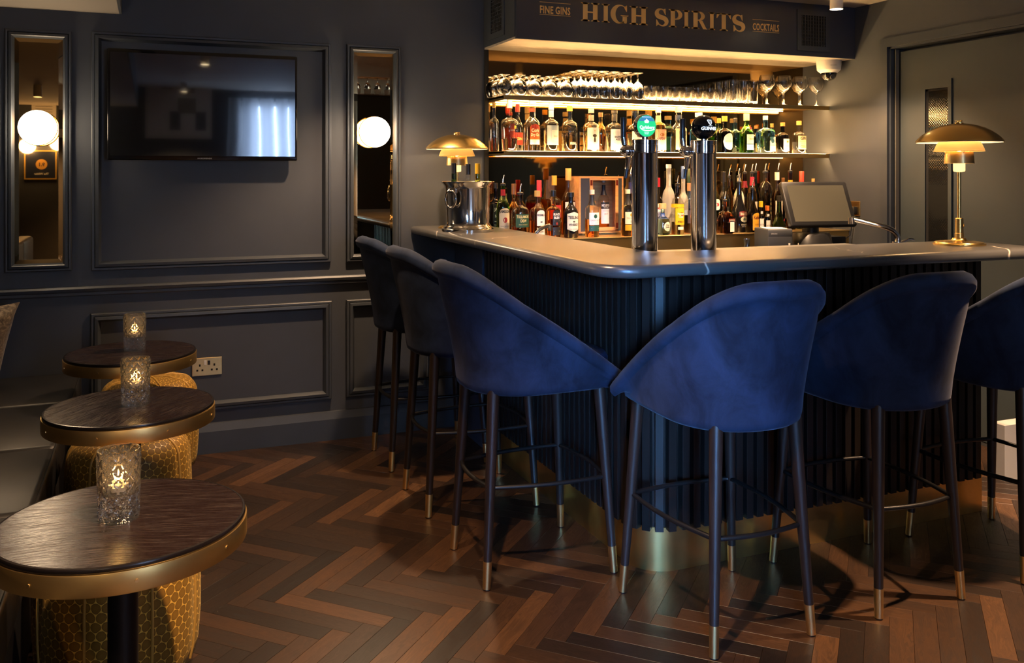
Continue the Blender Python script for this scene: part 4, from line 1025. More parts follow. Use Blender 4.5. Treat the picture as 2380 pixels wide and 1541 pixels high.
# ---------------------------------------------------------------- back bar: shelves, ledge, worktop
SX0, SX1, SY0 = 1.7476, XR-0.001, 4.4301
def shelf(z1, z0, label, strips):
    t = thing('bar_shelf', (2.8, 4.55, z0), label, 'shelf', 'brass-edged bar shelves')
    lo(MB().box(SX0, SX1, SY0+0.010, YB-0.006, z1-0.012, z1-0.003), t).build('shelf_board', 'shelf_brass', t)
    lo(MB().box(SX0+0.02, SX1-0.015, SY0+0.022, YB-0.012, z1-0.003, z1-0.0008), t).build('added_glow_panel', 'added_glow', t)  # glowing board top, added to light glasses and bottles from below
    lo(MB().box(SX0, SX1, SY0, SY0+0.010, z0, z1).box(SX0, SX0+0.008, SY0+0.010, YB-0.006, z0, z1), t).build('brass_lip', 'shelf_brass', t)
    lo(MB().box(SX0+0.02, SX1-0.015, SY0+0.012, SY0+0.019, z1-0.003, z1+0.0005), t).build('led_strip', 'led', t)
    lo(MB().box(SX0+0.02, SX1-0.015, SY0+0.012, SY0+0.019, z1-0.0155, z1-0.012), t).build('led_strip', strips[0], t)
    lo(MB().box(1.785, 3.745, YB-0.030, YB-0.020, z0+0.0005, z0+0.0045), t).build('led_channel', strips[1], t)
ZS1, ZS2 = 1.800, 1.503
shelf(ZS1, 1.7765, 'upper brass-edged shelf behind the bar, holding the glassware', ('led', 'led_back'))
shelf(ZS2, 1.4775, 'lower brass-edged shelf behind the bar, holding the gin bottles', ('led', 'led_low'))
ZL, YL0 = 1.040, 4.262
t = thing('back_counter', (2.8, 4.3, 0), 'back bar counter with raised brass bottle ledge along the mirror', 'counter')
lo(MB().box(1.78, XR-0.022, 4.0, YB-0.007, 0, 0.93), t).build('cabinet', 'slat_wood', t)
lo(MB().rbox(1.76, XR-0.022, 3.96, YB-0.007, 0.93, 0.962, 0.004, 2), t).build('worktop', 'black_gloss', t, 40)
lo(MB().box(1.7476, XR-0.001, YL0, YB-0.0065, 0.962, ZL-0.004), t).build('riser', 'shelf_brass', t)
lo(MB().rbox(1.7476, XR-0.001, YL0-0.006, YB-0.0065, ZL-0.004, ZL, 0.001, 1), t).build('ledge_top', 'brass', t)
# steel under-counter bench behind the bar front
t = thing('steel_bench', (2.4, 3.1, 0), 'stainless steel work bench just behind the bar front', 'bench')
lo(MB().box(1.80, 3.10, 3.06, 3.42, 0.0, 1.030), t).build('cabinet', 'steel', t)
lo(MB().rbox(1.785, 3.14, 2.86, 3.44, 1.030, 1.044, 0.003, 1), t).build('bench_top', 'steel', t, 40)
lo(MB().rbox(1.785, 1.98, 3.45, 3.94, 1.030, 1.044, 0.003, 1).box(1.80, 1.96, 3.46, 3.92, 0, 1.03), t).build('side_bench', 'steel', t, 40)
t = thing('drip_tray', (1.93, 2.93, 1.0445), 'perforated steel drip tray between the two beer taps', 'drip tray')
MB().rbox(-0.075, 0.10, -0.06, 0.10, 0, 0.020, 0.004, 2).build('tray', 'steel', t, 40)
MB().box(-0.07, 0.095, -0.055, 0.095, 0.0195, 0.0215).build('grid', 'chrome', t)
hp = MB()
for i in range(13):
    for j in range(11): hp.box(-0.064+i*0.012-0.0035, -0.064+i*0.012+0.0035, -0.048+j*0.0125-0.0035, -0.048+j*0.0125+0.0035, 0.0214, 0.0218)
o = hp.build('perforations', 'dark_gap', t); o['kind'] = 'stuff'
# ---------------------------------------------------------------- beer taps
def beer_tap(u, lens_mat, label, guin):
    Y = 3.03; p = atY(u, 500, Y); z0 = 1.0445
    t = thing('beer_tap', (p.x, Y, z0), label, 'beer tap', 'chrome beer columns behind the bar')
    R = 0.0505; H_ = 1.5165-z0
    MB().lathe([(0, 0), (R+0.003, 0), (R+0.003, 0.006), (R, 0.010), (R, H_-0.056), (R+0.0012, H_-0.054), (R+0.0012, H_-0.050), (R-0.001, H_-0.049), (R-0.001, H_-0.047), (R+0.0012, H_-0.046), (R+0.0012, H_-0.020), (R-0.001, H_-0.019), (R-0.001, H_-0.017), (R+0.0012, H_-0.016), (R+0.0012, H_-0.003), (R-0.002, H_), (0, H_)], 56).build('column', 'chrome', t, 35)
    MB().cone((0, 0, H_-0.001), (0, 0, H_+0.018), 0.0135, 0.0135, 20).build('badge_neck', 'chrome', t, 40)
    # badge facing the room
    cz = H_+0.012+0.040; cy_ = 0.0
    if guin:
        MB().sphere((0, 0, cz), 0.0490, 36, 20).build('badge_ball', 'black_gloss', t, 80)
        def place(a, b, d): r_ = 0.0490+d; x, z = a, b; return (x, -math.sqrt(max(1e-6, r_*r_-x*x-z*z)), cz+z)
    else:
        MB().lathe([(0, -0.024), (0.036, -0.022), (0.0455, -0.012), (0.047, 0.0), (0.0455, 0.010), (0.0425, 0.013), (0, 0.013)], 40).xf(Matrix.Translation((0, 0, cz)) @ Matrix.Rotation(PI/2, 4, 'X')).build('badge_shell', 'chrome', t, 40)
        dsc = [(0.0415*math.cos(2*PI*i/40), -0.0135, cz+0.0415*math.sin(2*PI*i/40)) for i in range(40)]
        MB().add(dsc, [tuple(range(40))]).build('badge_face', lens_mat, t)
        cap_ = [(0.040*math.cos(a), -0.0138, cz+0.040*math.sin(a)) for a in [math.radians(28+124*i/16) for i in range(17)]]
        MB().add(cap_, [tuple(range(17))]).build('badge_sky', 'badge_blue', t)
        def place(a, b, d): return (a, -0.0140-d, cz+b)
    items = []
    if guin:
        items.append(text2d('GUINNESS', 0.0125, 1, 1, 0.070)+((0.0, -0.012),))
        # harp: outline strokes
        hv = []; hf = []
        def strokep(pts, w_):
            q = spine(pts, [w_]*len(pts))
            for f in q: o_ = len(hv); hv.extend(f); hf.append((o_, o_+1, o_+2, o_+3))
        strokep([(-0.010, 0.026), (-0.007, 0.014), (0.000, 0.006), (0.002, 0.006)], 0.0022); strokep([(-0.010, 0.026), (-0.003, 0.0275), (0.004, 0.0255), (0.0085, 0.027)], 0.0022); strokep([(0.0085, 0.027), (0.007, 0.016), (0.001, 0.006)], 0.0016)
        for k in range(4): strokep([(-0.006+0.0035*k, 0.026), (-0.005+0.0028*k, 0.013-0.0015*k)], 0.0007)
        items.append((hv, hf, 0, (0, 0.001)))
        v2, f2, W2 = text2d('ESTD 1759', 0.0026, 0, 1); items.append((v2, f2, W2, (0, 0.003)))
    else:
        items.append(text2d('Carlsberg', 0.0125, 1, 1, 0.066)+((0.002, -0.011),))
        for s_, h_, zz in (('BREWED SINCE 1847', 0.003, 0.033), ('DENMARK', 0.0032, -0.026), ('PILSNER', 0.0034, -0.032)):
            items.append(text2d(s_, h_, 0, 1)+((0, zz),))
        cr = [(-0.008, 0.012), (0.008, 0.012), (0.0105, 0.020), (0.005, 0.0215), (0.0035, 0.024), (0, 0.0285), (-0.0035, 0.024), (-0.005, 0.0215), (-0.0105, 0.020)]
        items.append((cr, [tuple(range(9))], 0, (0, 0)))
        sw = band(arc(0.004, -0.010, 0.030, 0.010, 200, 340, 12), arc(0.004, -0.009, 0.030, 0.007, 200, 340, 12)); sv = []; sf = []
        for f in sw: o_ = len(sv); sv.extend(f); sf.append((o_, o_+1, o_+2, o_+3))
        items.append((sv, sf, 0, (0, 0)))
    for it in items:
        v2, f2 = it[0], it[1]; ox, oz = it[3]
        MB().add([place(a+ox, b+oz, 0.0008) for a, b in v2], f2).build('lettering', 'badge_white', t)
    # tap on the side towards the wall: body, black handle above, spout below
    MB().sphere((-0.062, 0.03, H_-0.045), 0.028, 24, 14).xf(Matrix.Translation((0, 0, (H_-0.045)*0.12)) @ Matrix.Scale(0.88, 4, (0, 0, 1))).build('tap_body', 'chrome', t, 60)
    MB().cone((-0.03, 0.02, H_-0.045), (-0.062, 0.03, H_-0.045), 0.016, 0.020, 18).build('tap_shank', 'chrome', t, 40)
    MB().cone((-0.069, 0.036, H_-0.022), (-0.072, 0.040, H_+0.008), 0.0105, 0.0110, 16).build('handle_ferrule', 'chrome', t, 40)
    MB().lathe([(0, 0), (0.0105, 0), (0.0110, 0.03), (0.0118, 0.076), (0.010, 0.081), (0, 0.082)], 20, (-0.072, 0.040, H_+0.006)).build('tap_handle', 'black_plastic', t, 40)
    MB().tube([(-0.052, 0.036, H_-0.06), (-0.050, 0.040, H_-0.085), (-0.054, 0.043, H_-0.115)], [0.013, 0.0105, 0.009], 16).build('spout', 'chrome', t, 50)
    MB().tube([(-0.054, 0.043, H_-0.113), (-0.058, 0.046, H_-0.150)], [0.0075, 0.0065], 14).build('nozzle', 'black_plastic', t, 50)
emis('badge_green', (0.02, 0.62, 0.22), 0.75, (0.01, 0.30, 0.10)); emis('badge_blue', (0.06, 0.30, 0.50), 0.55, (0.02, 0.12, 0.22)); emis('badge_white', (0.85, 0.95, 1.0), 1.0)
beer_tap(1498.5, 'badge_green', 'chrome beer column with a round green badge', False)
beer_tap(1635.0, 'badge_green', 'chrome beer column with a black ball badge', True)
# ---------------------------------------------------------------- gin bottles on the lower shelf (z = 1.503)
G2 = 'bottles on the lower glass shelf'; z = ZS2; YA, YBk = 4.505, 4.600
WH = '#e9e2d0'; K = '#141210'
bottle('clear bottle at the left end of the gin shelf, beside the mirror edge', G2, 1148, 238, 4.56, 24, z, 'flat', 'g_clear', 'g_liquid', 0.3, cap='#c9a24a', caph=0.10, labs=[(0.36, 0.62, 0.9, None, [('LISTOKE', 0.48, 0.05, '#3a3428', 0)])])
bottle('clear tapering bottle with a white cap, second on the gin shelf', G2, 1184, 231, YA, 42, z, 'taper', 'g_clear', 'g_liquid', 0.28, cap='#efe9da', caph=0.16, labs=[(0.30, 0.60, 0.28, '#b9472c', [('KINGDOM', 0.44, 0.035, '#f3e7d2', 1, 0.9)]), (0.49, 0.56, 0.16, '#e8c64a', (), 0.35)])
bottle('clear bottle with a red and gold striped cap, behind the tapering bottle', G2, 1203, 242, YBk, 26, z, 'round', 'g_clear', cap='#9c2a18', caph=0.16, labs=[(0.16, 0.46, 0.85, '#a9301f', [('GIN', 0.28, 0.06, '#f0d27a')])])
bottle('clear gin bottle with a red and orange arched label', G2, 1237, 231, YA, 39, z, 'tall', 'g_clear', 'g_liquid', 0.5, cap='#e8dfc8', caph=0.10, band=(0.83, 0.90, '#b8321c'), labs=[(0.14, 0.245, 0.66, WH), (0.245, 0.56, 0.66, '#c65a18', [('Cork', 0.40, 0.075, '#fff1cf', 1, 0.75), ('Dry Gin', 0.315, 0.060, '#fff1cf', 1, 0.86)], 0, 'arch'), (0.47, 0.555, 0.5, '#a51d1a', (), 0, 'arch')])
bottle('bottle with a blue patterned wrap and white neck on the gin shelf', G2, 1281, 240, YA, 35, z, 'flat', 'g_clear', 'g_liquid', 0.5, cap='#e6e0d2', caph=0.13, band=(0.80, 0.95, '#e6e0d2'), labs=[(0.15, 0.60, 0.97, '#a7b3b4', [('bar', 0.585, 0.03, '#1b6f9c', 0.95), ('bar', 0.168, 0.03, '#1b6f9c', 0.95)]), (0.25, 0.49, 0.55, WH, [('MINKE', 0.33, 0.035, '#7a6a44', 0, 0.6)], 0.25)])
bottle('clear square-shouldered bottle with printed black lettering on the gin shelf', G2, 1324, 246, YA, 37, z, 'flat', 'g_clear', 'g_liquid', 0.45, cap='#e0a93a', caph=0.11, labs=[(0.2, 0.6, 0.9, None, [('DUBLIN', 0.52, 0.05, '#1c1a18', 1, 0.72), ('CITY', 0.45, 0.05, '#1c1a18', 1, 0.5), ('GIN', 0.385, 0.05, '#1c1a18', 1, 0.4), ('SMALL BATCH', 0.34, 0.022, '#3c3830', 0, 0.6), ('IRISH', 0.17, 0.06, '#e9e2d0', 1, 0.45)])])
bottle('bottle with a large white elephant label and grey neck on the gin shelf', G2, 1374, 252, YA, 38, z, 'flat', 'g_clear', 'g_liquid', 0.5, cap='#a9a090', caph=0.10, band=(0.78, 0.92, '#8b8476'), labs=[(0.06, 0.60, 0.94, WH, [('dot', 0.40, 0.055, '#54401f', 0.75), ('dot', 0.33, 0.022, '#3c2e18', 1.6), ('bar', 0.28, 0.07, '#54401f', 0.14), ('dot', 0.52, 0.020, '#d9a94e', 0.7)])])
bottle('amber bottle half hidden behind the elephant label bottle', G2, 1396, 262, YBk, 26, z, 'round', 'g_pale', 'g_amber', 0.5, cap='#7d5a2a', caph=0.1)
bottle('bottle with a white label and dark mountain emblem on the gin shelf', G2, 1428, 257, YA, 40, z, 'flat', 'g_clear', 'g_liquid', 0.5, cap='#2e2a26', caph=0.07, band=(0.80, 0.96, '#4a443c'), labs=[(0.05, 0.58, 0.93, WH, [('bar', 0.47, 0.05, '#2a2018', 0.62), ('BLACKWATER', 0.455, 0.03, '#efe6d4', 0, 0.6), ('BARREL', 0.36, 0.05, '#2a2018', 1, 0.5), ('AGED', 0.295, 0.05, '#2a2018', 1, 0.36), ('bar', 0.245, 0.028, '#2a2018', 0.45)])])
bottle('glass-stoppered bottle with a white label behind the green beer badge', G2, 1476, 257, YA, 36, z, 'flat', 'g_clear', 'g_liquid', 0.5, cap='g_clear', caph=0.12, capk=1.4, labs=[(0.06, 0.55, 0.9, WH, [('GIN', 0.40, 0.05, '#6b5a3a')])])
bottle('rosy amber gin bottle with an orange and white label between the beer badges', G2, 1530, 249, YA, 37, z, 'flat', 'g_pale', 'g_pale', 0.5, cap='#e8dcc0', caph=0.12, band=(0.74, 0.90, '#d8b98a'), labs=[(0.06, 0.56, 0.92, WH, [('dot', 0.43, 0.06, '#c07a34', 0.6), ('HAPENNY', 0.31, 0.055, '#9a4a1c', 1, 0.8)]), (0.36, 0.56, 0.92, '#d9964a', ())])
bottle('clear bottle with a dark blue and gold slanted label on the gin shelf', G2, 1577, 249, YA, 38, z, 'tall', 'g_clear', 'g_liquid', 0.4, cap='#d8c69a', caph=0.11, band=(0.78, 0.90, '#23324a'), labs=[(0.07, 0.58, 0.90, '#d9cba0'), (0.12, 0.52, 0.55, '#20242c', [('IRISH', 0.36, 0.05, '#e3c068', 1, 0.8), ('GIN', 0.26, 0.05, '#e3c068', 1, 0.6)], 0.1)])
bottle('pale blue and white bottle hidden behind the black beer badge', G2, 1624, 262, YA, 42, z, 'round', 'g_blue', 'g_blue', 0.5, cap='#cfd4d6', caph=0.1, labs=[(0.1, 0.5, 0.8, WH)])
bottle('black bottle with a gold cap and white diamond label on the gin shelf', G2, 1684, 270, YA, 36, z, 'flat', 'g_dark', cap='#c69b3a', caph=0.14, labs=[(0.10, 0.60, 0.90, WH, [('HENDRICKS', 0.34, 0.04, '#8a8070', 0, 0.7)], 0.12, 'oval')])
bottle('dark green bottle just left of the black gin bottle', G2, 1671, 275, YBk, 22, z, 'round', 'g_dkgreen', cap='#b98f35', caph=0.13)
bottle('teal glass bottle left of the bright green gin bottle', G2, 1709, 275, YBk, 25, z, 'flat', 'g_teal', cap='#211d1a', caph=0.12)
bottle('bright green gin bottle with a red seal and pale label', G2, 1735, 264, YA, 33, z, 'round', 'g_green', cap='#d8c9a0', caph=0.17, labs=[(0.28, 0.55, 0.72, '#e8dcae', [('Tanqueray', 0.40, 0.055, '#3c4a2a', 0, 0.8), ('bar', 0.30, 0.02, '#3c4a2a', 0.6)], 0.15), (0.10, 0.26, 0.72, WH, [('LONDON', 0.17, 0.03, '#5a5a4a', 0, 0.6)], 0.15), (0.66, 0.76, 0.32, '#a3122a', [], 0.3, 'oval')])
bottle('small dark corked bottle between the green and the blue gin bottles', G2, 1757, 292, YBk, 22, z, 'flat', 'g_dark', cap='#b3793c', caph=0.10, labs=[(0.08, 0.40, 0.7, '#c79a5a')])
bottle('sky blue square gin bottle with an arched portrait label', G2, 1779, 269, YA, 37, z, 'taper', 'g_blue', sq=True, cap='#d9d5cc', caph=0.11, labs=[(0.06, 0.58, 0.42, '#dcd7c2', [('dot', 0.36, 0.055, '#345a66', 1.2), ('BOMBAY', 0.49, 0.035, '#2c4a58', 1, 0.8), ('DRY GIN', 0.22, 0.03, '#2c4a58', 0, 0.7)], 0.42, 'arch')])
bottle('corked bottle behind the sky blue gin bottle', G2, 1794, 287, YBk, 22, z, 'flat', 'g_pale', cap='#c58a45', caph=0.12, labs=[(0.1, 0.4, 0.7, '#c9a05a')])
bottle('short dark brown corked bottle with a white label on the gin shelf', G2, 1819, 285, YA, 30, z, 'flat', 'g_dark', cap='#d29a4e', caph=0.11, labs=[(0.10, 0.52, 0.74, WH, [('dot', 0.42, 0.05, '#c78a3a', 0.7), ('GIN', 0.24, 0.05, '#6b5a3a', 0)], 0.2)])
bottle('clear corked bottle with big black printed word twice, right end of the gin shelf', G2, 1857, 281, YA, 32, z, 'flat', 'g_clear', 'g_liquid', 0.4, cap='#e2b15c', caph=0.12, labs=[(0.15, 0.60, 0.80, '#ead9a0', [('GIN', 0.47, 0.095, '#26201a', 1, 0.62), ('GIN', 0.19, 0.095, '#8a7a50', 1, 0.62), ('IRISH BOTANICAL', 0.40, 0.022, '#6a5a38', 0, 0.7), ('bar', 0.34, 0.02, '#6a5a38', 0.3)])])
# ---------------------------------------------------------------- spirits on the brass ledge (z = 1.040)
G1 = 'bottles on the brass ledge'; z = ZL
Y1, Y2, Y3 = 4.325, 4.415, 4.52
bottle('black labelled whiskey bottle just right of the wine bucket', G1, 1152, 425, 4.60, 27, z, 'flat', 'g_dark', sq=True, cap=K, caph=0.1, labs=[(0.06, 0.66, 0.85, '#121110', [('JACK', 0.52, 0.06, WH, 1, 0.7), ('No. 7', 0.38, 0.06, WH, 1, 0.6), ('bar', 0.30, 0.02, WH, 0.6), ('TENNESSEE', 0.20, 0.04, WH, 0, 0.8)])])
bottle('green whiskey bottle with cream label and steel pourer beside the bucket', G1, 1169, 407, 4.51, 31, z, 'round', 'g_green', cap=K, pour=True, band=(0.80, 0.92, '#9c1420'), labs=[(0.06, 0.56, 0.96, '#e6d9a8', [('JAMESON', 0.47, 0.055, '#2a2a22', 1, 0.9), ('dot', 0.33, 0.042, '#8e1c20', 1.25), ('TRIPLE DISTILLED', 0.20, 0.02, '#5a5238', 0, 0.8), ('IRISH WHISKEY', 0.13, 0.026, '#3a3626', 0, 0.8)], 0, 'arch')])
bottle('bottle with a copper coloured cap behind the green whiskey bottles', G1, 1194, 427, Y3, 26, z, 'round', 'g_pale', cap='#7c5230', caph=0.2)
bottle('round-shouldered whiskey bottle with a dark green label and steel pourer', G1, 1209, 427, Y1, 42, z, 'flat', 'g_clear', 'g_amber', 0.28, cap=K, pour=True, labs=[(0.27, 0.56, 0.90, '#1d4630', [('TULLAMORE', 0.475, 0.062, '#d8c98a', 1, 0.86), ('DEW', 0.385, 0.062, '#d8c98a', 1, 0.40), ('IRISH WHISKEY', 0.315, 0.028, '#b9a96a', 0, 0.6)])])
bottle('whiskey bottle with a bright red wax cap', G1, 1253, 419, Y3, 26, z, 'round', 'g_pale', 'g_amber', 0.5, cap='#c7233a', caph=0.30, capk=1.2)
bottle('square whiskey bottle with a white arched label and gold cap', G1, 1249, 443, Y1, 38, z, 'flat', 'g_clear', 'g_amber', 0.42, cap='#c7a25a', caph=0.12, labs=[(0.30, 0.66, 0.58, WH, [('BUSHMILLS', 0.525, 0.048, '#1f1b16', 1, 0.92), ('bar', 0.49, 0.012, '#1f1b16', 0.5), ('dot', 0.39, 0.03, '#2a241c', 0.45)], 0.12, 'arch'), (0.06, 0.26, 0.58, '#d9d2c2', [('ORIGINAL', 0.15, 0.03, '#3a342a', 0, 0.8)], 0.12)])
bottle('whisky bottle with a gold and red cap and a slanted red label', G1, 1288, 408, Y3, 34, z, 'flat', 'g_clear', 'g_amber', 0.62, cap='#c9922f', caph=0.16, labs=[(0.34, 0.58, 0.9, '#b02a20', [('WALKER', 0.44, 0.05, '#e7c069', 1, 0.8)])])
bottle('whiskey bottle with a black arched label and black cap', G1, 1286, 442, Y1, 34, z, 'flat', 'g_pale', 'g_amber', 0.66, cap=K, caph=0.13, labs=[(0.30, 0.66, 0.58, '#15130f', [('BLACK', 0.535, 0.055, WH, 1, 0.86), ('BUSH', 0.455, 0.055, WH, 1, 0.74), ('bar', 0.41, 0.014, '#b9a26a', 0.4), ('dot', 0.345, 0.022, '#8c2a20', 1.4)], 0.10, 'arch'), (0.07, 0.26, 0.58, '#1a1713', [('bar', 0.17, 0.03, '#b9a88a', 0.42)], 0.10)])
bottle('tall whisky bottle with white and orange label left of the wooden box', G1, 1321, 391, Y3, 33, z, 'round', 'g_clear', 'g_amber', 0.60, cap='#c98a4a', caph=0.18, labs=[(0.30, 0.58, 0.9, '#e5d8bd', [('MACALLAN', 0.42, 0.05, '#7a3a1c', 0, 0.8), ('bar', 0.34, 0.02, '#c06a2c', 0.8)])])
bottle('black whiskey bottle with a large cream pointed label', G1, 1327, 447, Y1, 34, z, 'round', 'g_black', cap=K, caph=0.1, labs=[(0.15, 0.62, 0.97, '#ded3b0', [('TEELING', 0.455, 0.07, '#2a251c', 1, 0.86), ('dot', 0.39, 0.03, '#4a4436', 0.7), ('WHISKEY', 0.29, 0.055, '#2a251c', 1, 0.74), ('bar', 0.25, 0.008, '#7a6f52', 0.8), ('IRISH WHISKEY', 0.195, 0.026, '#4a4436', 0, 0.8)], 0, 'shield')])
bottle('whiskey bottle with white label and green spot in front of the wooden box', G1, 1376, 441, Y1, 33, z, 'flat', 'g_clear', 'g_amber', 0.40, cap='#d7cdb6', caph=0.09, band=(0.72, 0.96, '#1c1b1b'), labs=[(0.28, 0.56, 0.92, '#ddd8c8', [('dot', 0.475, 0.042, '#16493a', 1.15), ('GREEN SPOT', 0.365, 0.036, '#6a6a60', 0, 0.8), ('IRISH WHISKEY', 0.315, 0.02, '#8a8a80', 0, 0.7)], 0.06), (0.14, 0.265, 0.92, '#1d4a38', [('bar', 0.20, 0.014, '#c9bf9a', 0.6)], 0.06)])
bottle('whiskey bottle with white label and yellow spot beside the left beer column', G1, 1459, 440, Y1, 33, z, 'flat', 'g_clear', 'g_amber', 0.40, cap='#d7cdb6', caph=0.09, band=(0.72, 0.96, '#1c1b1b'), labs=[(0.28, 0.56, 0.92, '#ddd8c8', [('dot', 0.49, 0.036, '#c98e1e', 1.1), ('YELLOW SPOT', 0.40, 0.036, '#6a6a60', 0, 0.8), ('12', 0.315, 0.05, '#4a4a44', 1)], 0.06), (0.13, 0.265, 0.92, '#c79a22', (), 0.06)])
bottle('dark blue bottle with a pourer behind the left beer column', G1, 1466, 388, Y3, 26, z, 'wine', 'g_dark', cap=K, pour=True, band=(0.70, 0.9, '#1c2154'))
# wooden presentation box with its bottle
bx0, bx1 = atY(1346, 450, 4.45).x, atY(1449, 450, 4.45).x; bz0, bz1 = ZL, atY(1400, 406, 4.45).z
t = thing('wooden_box', ((bx0+bx1)/2, 4.45, ZL), 'open-fronted pale wooden presentation box on the brass ledge', 'box')
w2 = (bx1-bx0)/2; hb = bz1-bz0-0.01; f_ = 0.010
MB().box(-w2, -w2+f_, 0, 0.12, 0.01, hb).box(w2-f_, w2, 0, 0.12, 0.01, hb).box(-w2+f_, w2-f_, 0, 0.12, hb-f_, hb).box(-w2+f_, w2-f_, 0, 0.12, 0.01, 0.01+f_).box(-w2+f_, w2-f_, 0.112, 0.12, 0.01, hb).build('carcass', 'box_wood', t)
xa, xb = -w2*0.40, w2*0.62
MB().box(xa-0.018, xa, -0.004, 0.008, 0.03, hb-0.012).box(xb, xb+0.018, -0.004, 0.008, 0.03, hb-0.012).box(xa, xb, -0.004, 0.008, hb-0.022, hb-0.012).box(xa, xb, -0.004, 0.008, 0.022, 0.042).build('front_frame', 'box_wood', t)
MB().box(-w2+f_, xa-0.018, 0.001, 0.005, 0.02, hb-f_).build('dark_panel', 'grey_plastic', t); MB().box(xb+0.018, w2-f_, 0.001, 0.005, 0.02, hb-f_).build('dark_panel', 'grey_plastic', t)
for sx in (xa-0.016, xb+0.003):
    for zz in (hb-0.050, 0.036): MB().box(sx, sx+0.013, -0.0052, -0.0038, zz, zz+0.030).build('hinge', solid('#7a2a1a', 0.4, 0.5), t)
MB().box(-w2+0.03, w2-0.03, 0.02, 0.1, 0.0, 0.01).build('plinth', 'box_wood', t)
bottle('whiskey bottle with black and white label inside the wooden box', G1, 1403, 414, 4.512, 26, ZL+0.0205, 'flat', 'g_clear', 'g_amber', 0.22, cap='#a8a090', caph=0.08, band=(0.72, 0.93, '#23201e'), labs=[(0.44, 0.58, 0.96, '#1e1a18', [('MIDLETON', 0.49, 0.05, '#e2dccb', 1, 0.86), ('VERY RARE', 0.455, 0.018, '#e2dccb', 0, 0.5)]), (0.14, 0.44, 0.94, '#ddd6c6', [('VINTAGE', 0.39, 0.022, '#7a7264', 0, 0.7), ('2017', 0.32, 0.036, '#8a5a4a', 0, 0.4), ('bar', 0.24, 0.01, '#9a9284', 0.6)])])
# between and right of the beer columns
bottle('clear red-labelled vodka bottle at the right edge of the left beer column', G1, 1528, 413, Y2, 30, z, 'round', 'g_clear', cap='#b5202c', caph=0.16, labs=[(0.30, 0.62, 0.8, WH, [('SMIRNOFF', 0.50, 0.05, '#a01c24', 1, 0.8), ('bar', 0.57, 0.03, '#a01c24', 0.7), ('VODKA', 0.38, 0.04, '#a01c24', 0, 0.6)])])
bottle('tall frosted vodka bottle with a white cap between the beer columns', G1, 1554, 382, 4.44, 29, z, 'tall', 'g_frost', cap='#e9e4d6', caph=0.055, labs=[(0.30, 0.50, 0.9, None, [('BELVEDERE', 0.245, 0.045, '#b8b2a0', 1, 0.8)]), (0.72, 0.90, 0.16, '#d9d6cc')])
bottle('frosted vodka bottle with a royal blue cap between the beer columns', G1, 1588, 386, 4.50, 24, z, 'tall', 'g_frost', cap='#2a4a86', caph=0.19, labs=[(0.16, 0.40, 0.6, '#a9bcd0', [], 0, 'oval')])
bottle('dark green bottle behind the frosted blue-capped bottle', G1, 1600, 392, 4.59, 20, z, 'wine', 'g_dkgreen', cap='#1c3a1c', caph=0.25)
bottle('pale rum bottle with a yellow label and red round badge between the beer columns', G1, 1575, 408, Y1, 30, z, 'round', 'g_clear', 'g_pale', 0.25, cap=K, pour=True, band=(0.55, 0.62, '#d8a81c'), labs=[(0.20, 0.54, 0.92, '#dfb21c', [('dot', 0.40, 0.062, '#a9221c', 0.9), ('Havana', 0.405, 0.045, '#fff3d8', 1, 0.62), ('Club', 0.345, 0.045, '#fff3d8', 1, 0.42), ('ANEJO 3', 0.245, 0.04, '#3a2a14', 1, 0.6)]), (0.10, 0.16, 0.5, WH)])
bottle('short pale blue tequila bottle with a round cork stopper', G1, 1540, 473, Y1, 34, z, 'squat', 'g_aqua', cap='#c9a069', caph=0.16, capk=1.9, band=(0.60, 0.80, '#1c3f7c'), labs=[(0.14, 0.48, 0.62, '#dfd9b4', [('Don', 0.34, 0.07, '#2a2a30', 1, 0.5), ('Julio', 0.26, 0.07, '#2a2a30', 1, 0.6), ('bar', 0.20, 0.035, '#243a7a', 0.22)], 0.25, 'oval')])
bottle('dark rum bottle tucked behind the right beer column', G1, 1603, 425, Y2, 30, z, 'round', 'g_clear', 'g_brown', 0.40, cap='#b98a5a', caph=0.16, labs=[(0.22, 0.52, 0.9, '#3a2c28', [('RUM', 0.36, 0.05, '#c98a5a')])])
bottle('green vermouth bottle with a round white label right of the right beer column', G1, 1659, 398, Y2, 29, z, 'wine', 'g_olive', cap='#3a3226', caph=0.12, labs=[(0.40, 0.60, 0.9, WH, [('dot', 0.50, 0.04, '#b0281c', 0.8), ('bar', 0.50, 0.02, WH, 0.7)], 0, 'oval'), (0.12, 0.30, 0.9, '#1c1a18')])
bottle('clear bottle with a ridged gold and black cap on the brass ledge', G1, 1682, 399, 4.44, 26, z, 'round', 'g_clear', cap='#2c2418', caph=0.17, labs=[(0.24, 0.48, 0.7, '#1e1b16', [('PORTER', 0.36, 0.04, '#d8c89a', 1, 0.8)])])
bottle('amber bottle with a steel pourer behind the clear ridged-cap bottle', G1, 1695, 391, 4.60, 20, z, 'wine', 'g_pale', cap=K, pour=True)
bottle('square brown liqueur bottle with a red ribbon and white label', G1, 1685, 445, 4.292, 34, z, 'squat', 'g_brown', sq=True, cap='#c67a2a', pour=True, labs=[(0.06, 0.44, 0.34, '#ddd2bd', [], 0.5), (0.36, 0.46, 0.52, '#7a2a22', [('COINTREAU', 0.395, 0.04, '#e6d2b0', 0, 0.9)], 0.45)])
bottle('cream white rum bottle behind the dark liqueur bottles', G1, 1717, 391, 4.49, 26, z, 'round', 'g_cream', cap=K, pour=True, labs=[(0.34, 0.56, 0.9, None, [('MALIBU', 0.44, 0.06, '#5a3a1c', 1, 0.8)])])
